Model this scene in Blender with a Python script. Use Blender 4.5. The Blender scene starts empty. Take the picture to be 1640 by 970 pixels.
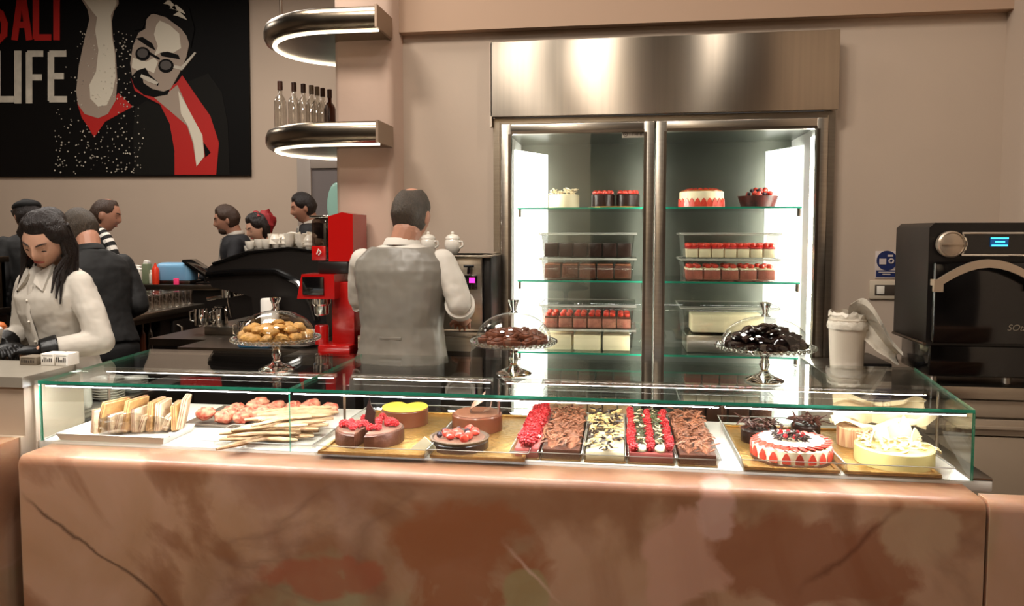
import bpy, bmesh, math, random
from mathutils import Vector, Matrix, Euler, noise
R = math.radians
rnd = random.Random(7)
sc = bpy.context.scene
COL = sc.collection
# ---------------------------------------------------------------- camera
cam_d = bpy.data.cameras.new('camera'); cam = bpy.data.objects.new('camera', cam_d); COL.objects.link(cam)
cam.location = (0, 0, 1.55); cam.rotation_euler = (R(90-3.5), 0, R(8.2))
cam_d.sensor_width = 36; cam_d.lens = 36*1200/1640; cam_d.shift_y = -39/1640
cam_d.clip_start = .05; cam_d.clip_end = 60
sc.camera = cam
# ---------------------------------------------------------------- world, view, lights
w = bpy.data.worlds.new('world'); sc.world = w; w.use_nodes = True
w.node_tree.nodes['Background'].inputs[0].default_value = (1, .9, .8, 1)
w.node_tree.nodes['Background'].inputs[1].default_value = .05
sc.view_settings.view_transform = 'Standard'; sc.view_settings.look = 'None'
sc.view_settings.gamma = 1; sc.view_settings.use_curve_mapping = False
sc.view_settings.exposure = -0.08
try:
    sc.cycles.transparent_max_bounces = 40; sc.cycles.max_bounces = 10; sc.cycles.caustics_reflective = False
    sc.cycles.caustics_refractive = False; sc.cycles.sample_clamp_indirect = 6
except Exception: pass
def area(name, loc, size, power, col=(1, .92, .83), rot=(0, 0, 0), sy=None, spread=180):
    d = bpy.data.lights.new(name, 'AREA'); d.shape = 'RECTANGLE'; d.size = size; d.size_y = sy or size
    d.energy = power; d.color = col; d.spread = R(spread)
    o = bpy.data.objects.new(name, d); COL.objects.link(o); o.location = loc; o.rotation_euler = [R(a) for a in rot]
    return o
area('ceiling_lamp_front', (-.62, 1.4, 4.3), .5, 70)
area('added_side_fill', (-2.0, .9, 4.3), .7, 105)  # added fill lamp, lifts the pier and the wall beside it
area('ceiling_lamp_right', (1.0, 1.9, 4.3), .14, 20)
area('ceiling_lamp_middle', (-2.2, 3.0, 4.3), 1.0, 80)
area('ceiling_lamp_far', (-3.6, 5.6, 4.3), 1.6, 95)
area('ceiling_lamp_left', (-6.2, 5.2, 4.3), 1.4, 65)
area('ceiling_lamp_guest', (-1.25, -1.6, 4.3), .8, 105)
# ---------------------------------------------------------------- helpers
_F = Vector((-math.sin(R(8.2))*math.cos(R(3.5)), math.cos(R(8.2))*math.cos(R(3.5)), -math.sin(R(3.5))))
_Rt = Vector((math.cos(R(8.2)), math.sin(R(8.2)), 0)); _U = _Rt.cross(_F)
def at(px, py, Y=None, Z=None):           # a measured point of the plan, from the survey of the photograph
    d = _F + _Rt*((px-820)/1200) - _U*((py-446)/1200)
    k = Y/d.y if Y is not None else (Z-1.55)/d.z
    return Vector((d.x*k, d.y*k, 1.55+d.z*k))
def sr(r, g, b):
    f = lambda c: (c/255/12.92) if c/255 <= .04045 else ((c/255+.055)/1.055)**2.4
    return (f(r), f(g), f(b), 1)
def mat(name, col, rough=.5, metal=0, var=0, vscale=8, bump=0, bscale=60, emit=0, ecol=None, coat=0, sss=0, sssr=(.02, .01, .006), spec=.5, stretch=None, aniso=0, trans=0, col2=None, ior=1.45):
    m = bpy.data.materials.new(name); m.use_nodes = True; nt = m.node_tree; N = nt.nodes; L = nt.links
    p = N['Principled BSDF']; c = sr(*col) if max(col) > 1 else (*col, 1)
    p.inputs['Base Color'].default_value = c; p.inputs['Roughness'].default_value = rough
    p.inputs['Metallic'].default_value = metal; p.inputs['Specular IOR Level'].default_value = spec
    p.inputs['Coat Weight'].default_value = coat; p.inputs['Coat Roughness'].default_value = .08
    p.inputs['Anisotropic'].default_value = aniso; p.inputs['Transmission Weight'].default_value = trans; p.inputs['IOR'].default_value = ior
    if sss:
        p.inputs['Subsurface Weight'].default_value = sss; p.inputs['Subsurface Radius'].default_value = sssr; p.inputs['Subsurface Scale'].default_value = 1
    if emit:
        p.inputs['Emission Color'].default_value = sr(*(ecol or col)); p.inputs['Emission Strength'].default_value = emit
    if var or bump:
        tc = N.new('ShaderNodeTexCoord'); mp = N.new('ShaderNodeMapping'); L.new(tc.outputs['Object'], mp.inputs[0])
        if stretch: mp.inputs['Scale'].default_value = stretch
    if var:
        n = N.new('ShaderNodeTexNoise'); n.inputs['Scale'].default_value = vscale; n.inputs['Detail'].default_value = 4
        L.new(mp.outputs[0], n.inputs[0]); mx = N.new('ShaderNodeMix'); mx.data_type = 'RGBA'
        rp = N.new('ShaderNodeMapRange'); rp.inputs[1].default_value = .3; rp.inputs[2].default_value = .7; L.new(n.outputs[0], rp.inputs[0])
        L.new(rp.outputs[0], mx.inputs[0]); lo = sr(*col2) if col2 else tuple(x*(1-var) for x in c[:3])+(1,)
        mx.inputs[6].default_value = lo; mx.inputs[7].default_value = c; L.new(mx.outputs[2], p.inputs['Base Color'])
    if bump:
        n = N.new('ShaderNodeTexNoise'); n.inputs['Scale'].default_value = bscale; n.inputs['Detail'].default_value = 3
        L.new(mp.outputs[0], n.inputs[0]); b = N.new('ShaderNodeBump'); b.inputs['Strength'].default_value = bump; b.inputs['Distance'].default_value = .01
        L.new(n.outputs[0], b.inputs['Height']); L.new(b.outputs[0], p.inputs['Normal'])
    return m
def vertical_brush(m):
    nt = m.node_tree; t = nt.nodes.new('ShaderNodeTangent'); t.direction_type = 'RADIAL'; t.axis = 'Z'; nt.links.new(t.outputs[0], nt.nodes['Principled BSDF'].inputs['Tangent']); nt.nodes['Principled BSDF'].inputs['Anisotropic Rotation'].default_value = .25
def pane_mat(name, tint=(.97, .99, .98), k=1.0, rough=0.0, base=.045):   # thin clear sheet: see-through with a Schlick mirror on top
    m = bpy.data.materials.new(name); m.use_nodes = True; nt = m.node_tree; N = nt.nodes; L = nt.links
    N.remove(N['Principled BSDF']); out = N['Material Output']
    g = N.new('ShaderNodeNewGeometry'); d = N.new('ShaderNodeVectorMath'); d.operation = 'DOT_PRODUCT'
    L.new(g.outputs['Normal'], d.inputs[0]); L.new(g.outputs['Incoming'], d.inputs[1])
    def mth(op, a, b=None):
        n = N.new('ShaderNodeMath'); n.operation = op; n.use_clamp = True
        for i, v in enumerate((a, b)):
            if v is None: continue
            if isinstance(v, (int, float)): n.inputs[i].default_value = v
            else: L.new(v, n.inputs[i])
        return n.outputs[0]
    ab = mth('ABSOLUTE', d.outputs['Value']); f = mth('POWER', mth('SUBTRACT', 1.0, ab), 5.0)
    fr = mth('MULTIPLY', mth('ADD', mth('MULTIPLY', f, 1-base), base), k)
    t = N.new('ShaderNodeBsdfTransparent'); t.inputs[0].default_value = (*tint, 1)
    gl = N.new('ShaderNodeBsdfGlossy'); gl.inputs['Roughness'].default_value = rough
    mx = N.new('ShaderNodeMixShader'); L.new(fr, mx.inputs[0]); L.new(t.outputs[0], mx.inputs[1]); L.new(gl.outputs[0], mx.inputs[2])
    L.new(mx.outputs[0], out.inputs[0]); return m
class MB:
    def __init__(s): s.bm = bmesh.new()
    def _v(s, pts): return [s.bm.verts.new(p) for p in pts]
    def box(s, x0, y0, z0, x1, y1, z1, bev=0, mi=0, seg=2, rot=None, piv=None):
        b = bmesh.new(); bmesh.ops.create_cube(b, size=1)
        for v in b.verts: v.co = Vector(((x0+x1)/2+v.co.x*(x1-x0), (y0+y1)/2+v.co.y*(y1-y0), (z0+z1)/2+v.co.z*(z1-z0)))
        if bev: bmesh.ops.bevel(b, geom=b.edges[:], offset=bev, segments=seg, affect='EDGES', profile=.5)
        if rot:
            pv = Vector(piv) if piv else Vector(((x0+x1)/2, (y0+y1)/2, (z0+z1)/2))
            M4 = Matrix.Translation(pv) @ Euler([R(a) for a in rot]).to_matrix().to_4x4() @ Matrix.Translation(-pv)
            bmesh.ops.transform(b, matrix=M4, verts=b.verts)
        return s.add(b, mi)
    def add(s, b, mi=0, M4=None):
        if M4 is not None: bmesh.ops.transform(b, matrix=M4, verts=b.verts)
        mp = {v: s.bm.verts.new(v.co) for v in b.verts}
        for f in b.faces:
            try:
                nf = s.bm.faces.new([mp[v] for v in f.verts]); nf.material_index = mi if mi else f.material_index
            except ValueError: pass
        b.free(); return s
    def ring_loft(s, rings, cap=True, closed=True, mi=0):
        vs = [s._v(r) for r in rings]; n = len(rings[0])
        for a, b in zip(vs, vs[1:]):
            for i in range(n if closed else n-1):
                f = s.bm.faces.new((a[i], a[(i+1) % n], b[(i+1) % n], b[i])); f.material_index = mi
        if cap and closed:
            f = s.bm.faces.new(vs[0][::-1]); f.material_index = mi; f = s.bm.faces.new(vs[-1]); f.material_index = mi
        return s
    def lathe(s, prof, c=(0, 0, 0), seg=24, mi=0, cap=True, wob=None):
        rings = []
        for r, z in prof:
            rings.append([Vector((c[0]+max(r, 1e-4)*(1+(wob(i, z) if wob else 0))*math.cos(2*math.pi*i/seg), c[1]+max(r, 1e-4)*(1+(wob(i, z) if wob else 0))*math.sin(2*math.pi*i/seg), c[2]+z)) for i in range(seg)])
        return s.ring_loft(rings, cap=cap, mi=mi)
    def tube(s, pts, rad, seg=10, mi=0, flat=1.0, caps=True, upv=None):
        pts = [Vector(p) for p in pts]; n = len(pts)
        if not hasattr(rad, '__len__'): rad = [rad]*n
        rings = []; up = Vector(upv) if upv else None
        for i, p in enumerate(pts):
            t = (pts[min(i+1, n-1)]-pts[max(i-1, 0)]).normalized()
            if up is None: up = Vector((0, 0, 1)) if abs(t.z) < .9 else Vector((0, 1, 0))
            a = t.cross(up)
            if a.length < 1e-4: a = t.orthogonal()
            a.normalize(); b = a.cross(t).normalized()
            if not upv: up = b
            rings.append([p+a*rad[i]*math.cos(2*math.pi*j/seg)+b*rad[i]*flat*math.sin(2*math.pi*j/seg) for j in range(seg)])
        return s.ring_loft(rings, cap=caps, mi=mi)
    def ball(s, c, r, seg=16, mi=0, rot=None, amp=0, ns=40, seed=0):
        if not hasattr(r, '__len__'): r = (r, r, r)
        b = bmesh.new(); bmesh.ops.create_uvsphere(b, u_segments=seg, v_segments=max(6, seg//2+2), radius=1)
        for v in b.verts:
            q = Vector((v.co.x*r[0], v.co.y*r[1], v.co.z*r[2]))
            if amp: q *= 1+amp*noise.noise(v.co*ns*.05+Vector((seed, seed*.7, 0)))
            v.co = q
        M4 = Matrix.Translation(c)
        if rot: M4 = M4 @ Euler([R(a) for a in rot]).to_matrix().to_4x4()
        return s.add(b, mi, M4)
    def prism(s, poly, y0, y1, mi=0):      # polygon in x,z pushed along y
        a = s._v([(x, y0, z) for x, z in poly]); b = s._v([(x, y1, z) for x, z in poly]); n = len(poly)
        for f in (s.bm.faces.new(a), s.bm.faces.new(b[::-1])): f.material_index = mi
        for i in range(n):
            f = s.bm.faces.new((a[i], b[i], b[(i+1) % n], a[(i+1) % n])); f.material_index = mi
        return s
    def slab(s, poly, z0, z1, mi=0, mi_side=None):
        a = s._v([(x, y, z0) for x, y in poly]); b = s._v([(x, y, z1) for x, y in poly]); n = len(poly)
        for f in (s.bm.faces.new(a[::-1]), s.bm.faces.new(b)): f.material_index = mi
        for i in range(n):
            f = s.bm.faces.new((a[i], a[(i+1) % n], b[(i+1) % n], b[i])); f.material_index = mi if mi_side is None else mi_side
        return s
    def obj(s, name, m, parent=None, loc=None, smooth=True, ang=40, rotz=None):
        bmesh.ops.recalc_face_normals(s.bm, faces=s.bm.faces[:])
        me = bpy.data.meshes.new(name); s.bm.to_mesh(me); s.bm.free()
        for x in (m if isinstance(m, (list, tuple)) else [m]): me.materials.append(x)
        if smooth:
            me.polygons.foreach_set('use_smooth', [True]*len(me.polygons))
            try: me.set_sharp_from_angle(angle=R(ang))
            except Exception: pass
        o = bpy.data.objects.new(name, me); COL.objects.link(o)
        if parent: o.parent = parent
        if loc is not None: o.location = loc
        if rotz is not None: o.rotation_euler = (0, 0, rotz)
        return o
def tag(o, label=None, cat=None, group=None, kind=None):
    if label: o['label'] = label
    if cat: o['category'] = cat
    if group: o['group'] = group
    if kind: o['kind'] = kind
    return o
def thing(name, label, cat, loc=(0, 0, 0), rotz=0, group=None):
    o = bpy.data.objects.new(name, None); COL.objects.link(o); o.empty_display_size = .05
    o.location = loc; o.rotation_euler = (0, 0, rotz); return tag(o, label, cat, group)
def struct(o): o['kind'] = 'structure'; return o
def dup(root, loc, rotz=0, label=None, group=None, scale=None):
    r = root.copy(); COL.objects.link(r); r.location = loc; r.rotation_euler = (0, 0, rotz)
    if scale: r.scale = (scale,)*3
    if label: r['label'] = label
    if group: r['group'] = group
    for ch in list(root.children):
        c = ch.copy(); COL.objects.link(c); c.parent = r
        for g in ch.children:
            d = g.copy(); COL.objects.link(d); d.parent = c
    return r
def piece(me_obj, name, parent, loc, rot=(0, 0, 0), scale=1, m=None):
    o = me_obj.copy(); COL.objects.link(o); o.name = name; o.parent = parent; o.location = loc
    o.rotation_euler = rot; o.scale = (scale,)*3 if not hasattr(scale, '__len__') else scale
    return o
ORD = ['first', 'second', 'third', 'fourth', 'fifth', 'sixth', 'seventh', 'eighth', 'ninth', 'tenth', 'eleventh', 'twelfth']
# ---------------------------------------------------------------- materials
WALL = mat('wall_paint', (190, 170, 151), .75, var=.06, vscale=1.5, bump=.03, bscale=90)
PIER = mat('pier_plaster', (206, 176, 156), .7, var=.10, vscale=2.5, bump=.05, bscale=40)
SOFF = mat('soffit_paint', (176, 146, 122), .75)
CEILD = mat('dark_ceiling', (52, 40, 33), .8)
CEILC = mat('cream_panel', (226, 205, 175), .7)
FLOOR = mat('floor_tile', (70, 58, 50), .35, var=.2, vscale=3)
DARK = mat('dark_panel', (28, 23, 20), .4)
STEEL = mat('brushed_steel', (176, 166, 152), .28, 1, var=.15, vscale=6, stretch=(1, 1, 14), bump=.02, bscale=40)
STEELV = mat('brushed_steel_panel', (200, 186, 168), .37, 1, aniso=.97, var=.12, vscale=5, stretch=(9, 1, .25))
STEELD = mat('dark_steel', (110, 98, 86), .32, 1, var=.2, vscale=5)
SHELFM = mat('shelf_steel', (150, 136, 118), .26, 1, var=.35, vscale=4, bump=.05, bscale=12)
vertical_brush(STEELV)
CHROME = mat('chrome', (225, 222, 215), .08, 1)
FSTEEL = mat('fridge_interior_steel', (112, 116, 108), .3, 1, var=.2, vscale=4)
FWHITE = mat('white_liner', (235, 236, 230), .4)
LEDW = mat('led_white', (255, 250, 240), .5, emit=30, ecol=(255, 248, 236))
LEDC = mat('led_case', (255, 244, 224), .5, emit=38, ecol=(255, 248, 238))
LEDF = mat('led_front', (255, 244, 224), .5, emit=150, ecol=(250, 250, 255))
LEDS = mat('led_shelf', (255, 236, 205), .5, emit=5, ecol=(255, 236, 205))
DECKW = mat('white_deck', (238, 232, 222), .35)
GLASS = pane_mat('clear_pane', (.965, .985, .975))
GEDGE = mat('green_glass_edge', (40, 150, 118), .15, trans=.25, coat=.5)
ACR = pane_mat('clear_acrylic', (.97, .97, .95), 1.1, .03, .07)
DOMEG = pane_mat('dome_glass', (.975, .975, .965), 1.0, .01, .07)
CUPG = pane_mat('tumbler_glass', (.93, .91, .88), 1.5, .05, .12)
SOLIDG = mat('solid_glass', (235, 238, 232), .03, trans=1, ior=1.45)
SHELFG = pane_mat('shelf_glass', (.90, .96, .93), 1.2)
GOLD = mat('gold_card', (214, 168, 96), .3, .8, bump=.5, bscale=60, var=.25, vscale=40)
PORC = mat('white_porcelain', (232, 224, 210), .2, coat=.4)
PAPER = mat('parchment', (236, 214, 168), .6, var=.1, vscale=20, bump=.3, bscale=30)
WPAPER = mat('white_paper', (236, 230, 220), .7, bump=.1, bscale=30)
PLAST = mat('plastic_bag', (226, 216, 198), .35, bump=.8, bscale=22, trans=.15)
BLACKP = mat('black_plastic', (22, 18, 16), .35)
BLACKG = mat('black_gloss', (10, 9, 9), .12, coat=.5)
RED = mat('red_enamel', (170, 17, 14), .22, coat=.6)
CHOC = mat('chocolate', (88, 48, 30), .4, var=.25, vscale=40, bump=.25, bscale=90)
CHOCD = mat('dark_chocolate', (46, 28, 22), .28, var=.3, vscale=40, bump=.2, bscale=70)
CHOCM = mat('milk_chocolate', (150, 92, 62), .5, var=.35, vscale=60, bump=.3, bscale=120)
GANACHE = mat('chocolate_glaze', (110, 58, 36), .3, coat=.3)
CREAM = mat('cream_icing', (240, 224, 186), .5, var=.06, vscale=20, bump=.1, bscale=50)
YEL = mat('yellow_mousse', (226, 190, 66), .4, var=.1, vscale=30)
BERRY = mat('raspberry_red', (206, 36, 40), .35, var=.3, vscale=120, bump=.5, bscale=260, coat=.2)
STRAW = mat('strawberry_red', (198, 34, 26), .3, var=.35, vscale=60, coat=.4, col2=(228, 84, 62))
PASTRY = mat('baked_pastry', (206, 158, 98), .6, var=.45, vscale=45, bump=.3, bscale=80)
COOKIE = mat('golden_cookie', (214, 160, 84), .6, var=.5, vscale=50, bump=.5, bscale=90)
BISC = mat('sugared_pastry', (224, 196, 160), .6, var=.4, vscale=40, bump=.4, bscale=80)
LGREEN = mat('olive_green', (70, 76, 40), .5, var=.3, vscale=60)
def marble():
    m = bpy.data.materials.new('rose_onyx'); m.use_nodes = True; nt = m.node_tree; N = nt.nodes; L = nt.links; p = N['Principled BSDF']
    tc = N.new('ShaderNodeTexCoord')
    def ns(s, d=5, dist=0., off=0, scl=(1, 1, 1), rot=(0, 0, 0)):
        mp = N.new('ShaderNodeMapping'); mp.inputs['Location'].default_value = (off, off*.3, off*.7); mp.inputs['Scale'].default_value = scl; mp.inputs['Rotation'].default_value = rot
        L.new(tc.outputs['Object'], mp.inputs[0])
        n = N.new('ShaderNodeTexNoise'); n.inputs['Scale'].default_value = s; n.inputs['Detail'].default_value = d; n.inputs['Distortion'].default_value = dist
        L.new(mp.outputs[0], n.inputs[0]); return n.outputs[0]
    def ramp(src, stops):
        r = N.new('ShaderNodeValToRGB'); e = r.color_ramp.elements
        e[0].position, e[0].color = stops[0]; e[1].position, e[1].color = stops[-1]
        for q in stops[1:-1]: x = e.new(q[0]); x.color = q[1]
        L.new(src, r.inputs[0]); return r.outputs[0]
    def mix(f, a, b):
        x = N.new('ShaderNodeMix'); x.data_type = 'RGBA'; L.new(f, x.inputs[0])
        for i, v in ((6, a), (7, b)):
            if isinstance(v, tuple): x.inputs[i].default_value = v
            else: L.new(v, x.inputs[i])
        return x.outputs[2]
    base = ramp(ns(1.7, 5, .8), [(.30, sr(142, 104, 76)), (.45, sr(168, 128, 98)), (.6, sr(180, 140, 114)), (.75, sr(160, 132, 98))])
    W = (1, 1, 1, 1); K = (0, 0, 0, 1)
    patch = ramp(ns(1.3, 7, 1.4, 4.9), [(.50, K), (.56, sr(200,200,200)), (.7, W)])
    c = mix(patch, base, sr(126, 78, 48))
    green = ramp(ns(1.4, 4, .6, 9.1), [(.60, K), (.70, W)])
    c = mix(green, c, sr(148, 130, 98))
    pale = ramp(ns(2.2, 5, .8, 2.2), [(.56, K), (.70, sr(190,190,190))])
    c = mix(pale, c, sr(182, 146, 128))
    v = ramp(ns(1.0, 7, .5, 6.0, (1, 1, 1.4), (0, .7, 0)), [(.482, K), (.5, sr(170, 170, 170)), (.518, K)])
    vm = ramp(ns(1.2, 2, 0, 12), [(.5, K), (.6, W)])
    vv = N.new('ShaderNodeMath'); vv.operation = 'MULTIPLY'; L.new(v, vv.inputs[0]); L.new(vm, vv.inputs[1])
    c = mix(vv.outputs[0], c, sr(112, 76, 56))
    sx = N.new('ShaderNodeSeparateXYZ'); L.new(tc.outputs['Object'], sx.inputs[0]); nz = ns(5, 6, .4, 3.3)
    def M(op, a, b=None, cl=False):
        n = N.new('ShaderNodeMath'); n.operation = op; n.use_clamp = cl
        for i, v in enumerate((a, b)):
            if v is None: continue
            if isinstance(v, (int, float)): n.inputs[i].default_value = v
            else: L.new(v, n.inputs[i])
        return n.outputs[0]
    def vein(x0, z0, x1, z1, w_):     # one long vein crossing the slab, broken up by noise
        l = math.hypot(x1-x0, z1-z0); nx, nz_ = -(z1-z0)/l, (x1-x0)/l
        d = M('ABSOLUTE', M('ADD', M('ADD', M('MULTIPLY', sx.outputs[0], nx), M('MULTIPLY', sx.outputs[2], nz_)), M('ADD', M('MULTIPLY', M('SUBTRACT', nz, .5), .09), -(x0*nx+z0*nz_))))
        a = M('SUBTRACT', 1.0, M('DIVIDE', d, w_), True)
        e = M('MULTIPLY', M('MULTIPLY', M('SUBTRACT', sx.outputs[0], min(x0, x1)), 12, True), M('MULTIPLY', M('SUBTRACT', max(x0, x1), sx.outputs[0]), 12, True))
        return M('MULTIPLY', M('MULTIPLY', a, e), .8)
    def blot(x0, z0, rx, rz, soft=2.2):
        dx_ = M('DIVIDE', M('SUBTRACT', sx.outputs[0], x0), rx); dz_ = M('DIVIDE', M('SUBTRACT', sx.outputs[2], z0), rz)
        q_ = M('ADD', M('ADD', M('MULTIPLY', dx_, dx_), M('MULTIPLY', dz_, dz_)), M('MULTIPLY', M('SUBTRACT', ns(7, 7, .6, x0*3), .5), 3.0))
        return M('MULTIPLY', M('MULTIPLY', M('SUBTRACT', 1.0, q_), soft, True), .75)
    P = lambda px, py: (at(px, py, Y=2.13).x+.5, at(px, py, Y=2.13).z)
    for (px, py, rx, rz, cc) in ((740, 900, .24, .20, sr(140, 80, 44)), (520, 925, .20, .07, sr(150, 82, 56)), (1300, 900, .30, .15, sr(140, 84, 56)), (1090, 900, .13, .16, sr(186, 140, 118)), (845, 950, .07, .07, sr(150, 132, 92)), (1150, 820, .06, .09, sr(190, 150, 134)), (1480, 860, .12, .10, sr(176, 142, 112))):
        x_, z_ = P(px, py); c = mix(blot(x_, z_, rx, rz), c, cc)
    for (a_, b_, w_, cc) in (((30, 790), (290, 985), .010, sr(70, 44, 30)), ((1450, 795), (1270, 960), .012, sr(110, 66, 44)), ((800, 860), (905, 975), .008, sr(196, 160, 140))):
        c = mix(vein(*P(*a_), *P(*b_), w_), c, cc)
    L.new(c, p.inputs['Base Color']); p.inputs['Roughness'].default_value = .42
    p.inputs['Subsurface Weight'].default_value = .5; p.inputs['Subsurface Radius'].default_value = (.06, .035, .022); p.inputs['Subsurface Scale'].default_value = 1
    return m
ONYX = marble()
STONE = mat('grey_onyx', (196, 176, 154), .35, var=.25, vscale=2.5)
LAM = mat('cabinet_laminate', (150, 132, 112), .5, var=.05, vscale=3)
# ---------------------------------------------------------------- room shell
struct(MB().box(-9, -4.2, -.1, 2.0, 8.2, 0).obj('floor', FLOOR))
struct(MB().box(-9, -4.2, 4.4, 2.0, 8.2, 4.5).obj('ceiling', CEILD))
struct(MB().box(-9, 8.0, 0, -1.16, 8.15, 4.4).obj('wall_far', WALL))
b = MB()
FX0, FX1 = -.66, 1.035
b.box(-1.16, 3.95, 0, FX0, 4.1, 4.4).box(FX0, 3.95, 2.53, FX1, 4.1, 4.4).box(FX1, 3.95, 0, 1.85, 4.1, 4.4)
struct(b.obj('wall_back', WALL))
b = MB(); pl = [(-1.47, 3.78), (-1.44, 3.75), (-1.19, 3.75), (-1.16, 3.78), (-1.16, 8.1), (-1.47, 8.1)]
b.slab(pl, 0, 4.4); struct(b.obj('wall_pier', PIER, ang=60))
wr = struct(MB().box(1.82, -4.2, 0, 1.95, 4.1, 4.4).obj('wall_right', WALL))
MB().box(1.80, -4.19, 0, 1.82, 1.6, 4.39).obj('dark_panelling', CEILD, wr)
struct(MB().box(-9.1, -4.2, 0, -9, 8.2, 4.4).obj('wall_left', WALL))
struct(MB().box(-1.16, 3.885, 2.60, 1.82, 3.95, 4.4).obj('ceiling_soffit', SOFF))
wf = struct(MB().box(-9, -4.3, 0, 1.95, -4.2, 4.4).obj('wall_front', CEILD))
MB().box(-2.3, -4.2, .1, -.47, -4.16, 4.38).obj('cream_panel', CEILC, wf)
for x, z0, z1, wd, nm in ((-.42, 3.3, 4.3, .03, 'left'), (.98, 3.3, 4.3, .03, 'middle'), (1.38, 3.3, 4.2, .015, 'right')):
    t = thing('wall_lamp', 'slim upright lamp on the dark wall behind the guests, %s of the three' % nm, 'lamp', (x, -4.16, 0))
    MB().box(-wd, -.03, z0, wd, 0, z1).obj('lamp_base', STEELD, t)
    MB().box(-wd*.7, .0, z0+.02, wd*.7, .03, z1-.02, .005).obj('lamp_tube', mat('lamp_tube', (255, 225, 185), .5, emit=14, ecol=(255, 222, 180)), t)
area('cream_panel_lamp', (-1.3, -3.4, 4.3), .5, 40, rot=(-30, 0, 0))
# door in the far wall
p0 = at(478, 250, Y=7.95); p1 = at(560, 250, Y=7.95)
d = MB().box(p0.x, 7.9, 0, p0.x+.16, 8.0, p0.z, .005).box(p1.x-.02, 7.9, 0, p1.x+.16, 8.0, p0.z, .005).box(p0.x+.16, 7.9, p0.z-.14, p1.x-.02, 8.0, p0.z, .005).obj('door_1', mat('door_frame', (150, 138, 128), .4))
struct(d)
MB().box(p0.x+.16, 7.93, 0, p1.x, 7.98, p0.z-.14).obj('door_leaf', mat('door_leaf', (112, 104, 102), .45), d)
q = at(538, 330, Y=7.9); MB().ball((q.x, 7.92, q.z), (.11, .02, .26)).obj('door_window', mat('door_window', (150, 190, 176), .2), d)
# ---------------------------------------------------------------- onyx counter
def rounded_block(x0, x1, y0, y1, z0, z1, r, seg=6):
    prof = [(y0, z0)] + [(y0+r-r*math.cos(a), z1-r+r*math.sin(a)) for a in [i*math.pi/2/seg for i in range(seg+1)]] + [(y1, z1), (y1, z0)]
    m = MB(); m.ring_loft([[Vector((x, y, z)) for y, z in prof] for x in (x0, x0+.004, x1-.004, x1)]); return m
ct = thing('display_counter', 'rose onyx counter block under the long glass cake display', 'counter', (-.5, 2.5, 0))
rounded_block(-1.42, 1.478, -.37, -.02, 0, .83, .028).obj('onyx_block', ONYX, ct, ang=50)
MB().box(-1.42, -.02, 0, 1.478, .45, .81).obj('counter_body', DARK, ct)
MB().box(-1.47, -.225, .81, 1.56, .36, .842, .004).obj('display_deck', DECKW, ct)
MB().box(1.50, -.225, .842, 1.56, .36, .85, .002).obj('deck_side_strip', STEEL, ct)
rc = thing('side_counter_front', 'rose onyx counter front right of the dark vertical seam', 'counter', (2, 2.2, 0))
rounded_block(-1.012, .9, -.07, .0, 0, .83, .028).obj('onyx_block', ONYX, rc, ang=50)
# lower marble block and service counter at the left end
lb = thing('end_counter', 'low onyx block with a box notch left of the glass display', 'counter', (-2.3, 2.4, 0))
b = rounded_block(-.7, .325, -.36, -.2, 0, .87, .02); b.obj('onyx_block', ONYX, lb, ang=50)
MB().box(-.7, -.2, 0, .33, .1, .87).obj('block_core', STONE, lb)
sv = thing('service_counter', 'pale stone service ledge left of the glass display holding tea boxes', 'counter', (-2.0, 2.4, 0))
b = MB(); pl = [(-1.4, -.19), (.035, -.19), (.035, .04), (.02, .08), (-.02, .105), (-1.4, .105)]
b.slab(pl, 1.035, 1.07).obj('ledge_top', mat('ledge_stone', (150, 142, 128), .3, var=.1), sv, ang=60)
b = MB(); b.box(-1.4, -.18, .99, .03, .1, 1.035); b.box(-.16, -.18, .87, .03, .1, .99); b.box(-1.4, .05, .87, -.16, .1, .99); b.box(-.55, -.18, .87, -.5, .1, .99)
b.obj('ledge_front', STONE, sv)
ws = thing('side_work_counter', 'steel work shelf behind the service ledge carrying stacked plates', 'counter', (-2.4, 2.9, 0))
MB().box(.27, -.38, .84, .40, .4, .87, .004).obj('worktop', STEEL, ws); MB().box(.28, -.36, 0, .395, .38, .84).obj('body', STEELD, ws)
# ---------------------------------------------------------------- glass display case
gc = thing('glass_display_case', 'long low glass display case with green edges on the onyx counter', 'display case', (-.5, 2.6, .842))
xs = [-1.45, at(465, 735, Y=2.26).x+.5, at(1155, 760, Y=2.26).x+.5, 1.50]
for i in range(3):
    m = MB(); x0, x1 = xs[i]+.0015, xs[i+1]-.0015
    m.box(x0, -.34, 0, x1, -.332, .198)
    for f in m.bm.faces:
        c = f.calc_center_median()
        if min(abs(c.x-x0), abs(c.x-x1)) < .001 and c.x < 1.6: f.material_index = 1
    o = m.obj('front_pane', [GLASS, GEDGE if i == 0 else GLASS], gc, smooth=False)
yb = .35
tops = [(xs[0], xs[1]), (xs[1], xs[3])]
for i, (x0, x1) in enumerate(tops):
    xb0 = x0-.05 if i == 0 else x0; xb1 = x1+.09 if i == 1 else x1
    m = MB(); m.slab([(x0+.001, -.342), (x1-.001, -.342), (xb1-.001, yb), (xb0+.001, yb)], .198, .208, 0, 1)
    for f in m.bm.faces:
        if f.calc_center_median().y > yb-.002: f.material_index = 0
    m.obj('top_pane', [GLASS, GEDGE], gc, smooth=False)
for s, x0, x1 in ((0, xs[0], xs[0]-.05), (1, xs[3], xs[3]+.085)):
    m = MB(); m.slab([(x0-.003, -.33), (x0+.005, -.33), (x1+.005, yb), (x1-.003, yb)], 0, .197, 0, 0)
    for f in m.bm.faces:
        if f.calc_center_median().y < -.32: f.material_index = 1
    m.obj('side_pane', [GLASS, GEDGE], gc, smooth=False)
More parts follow.
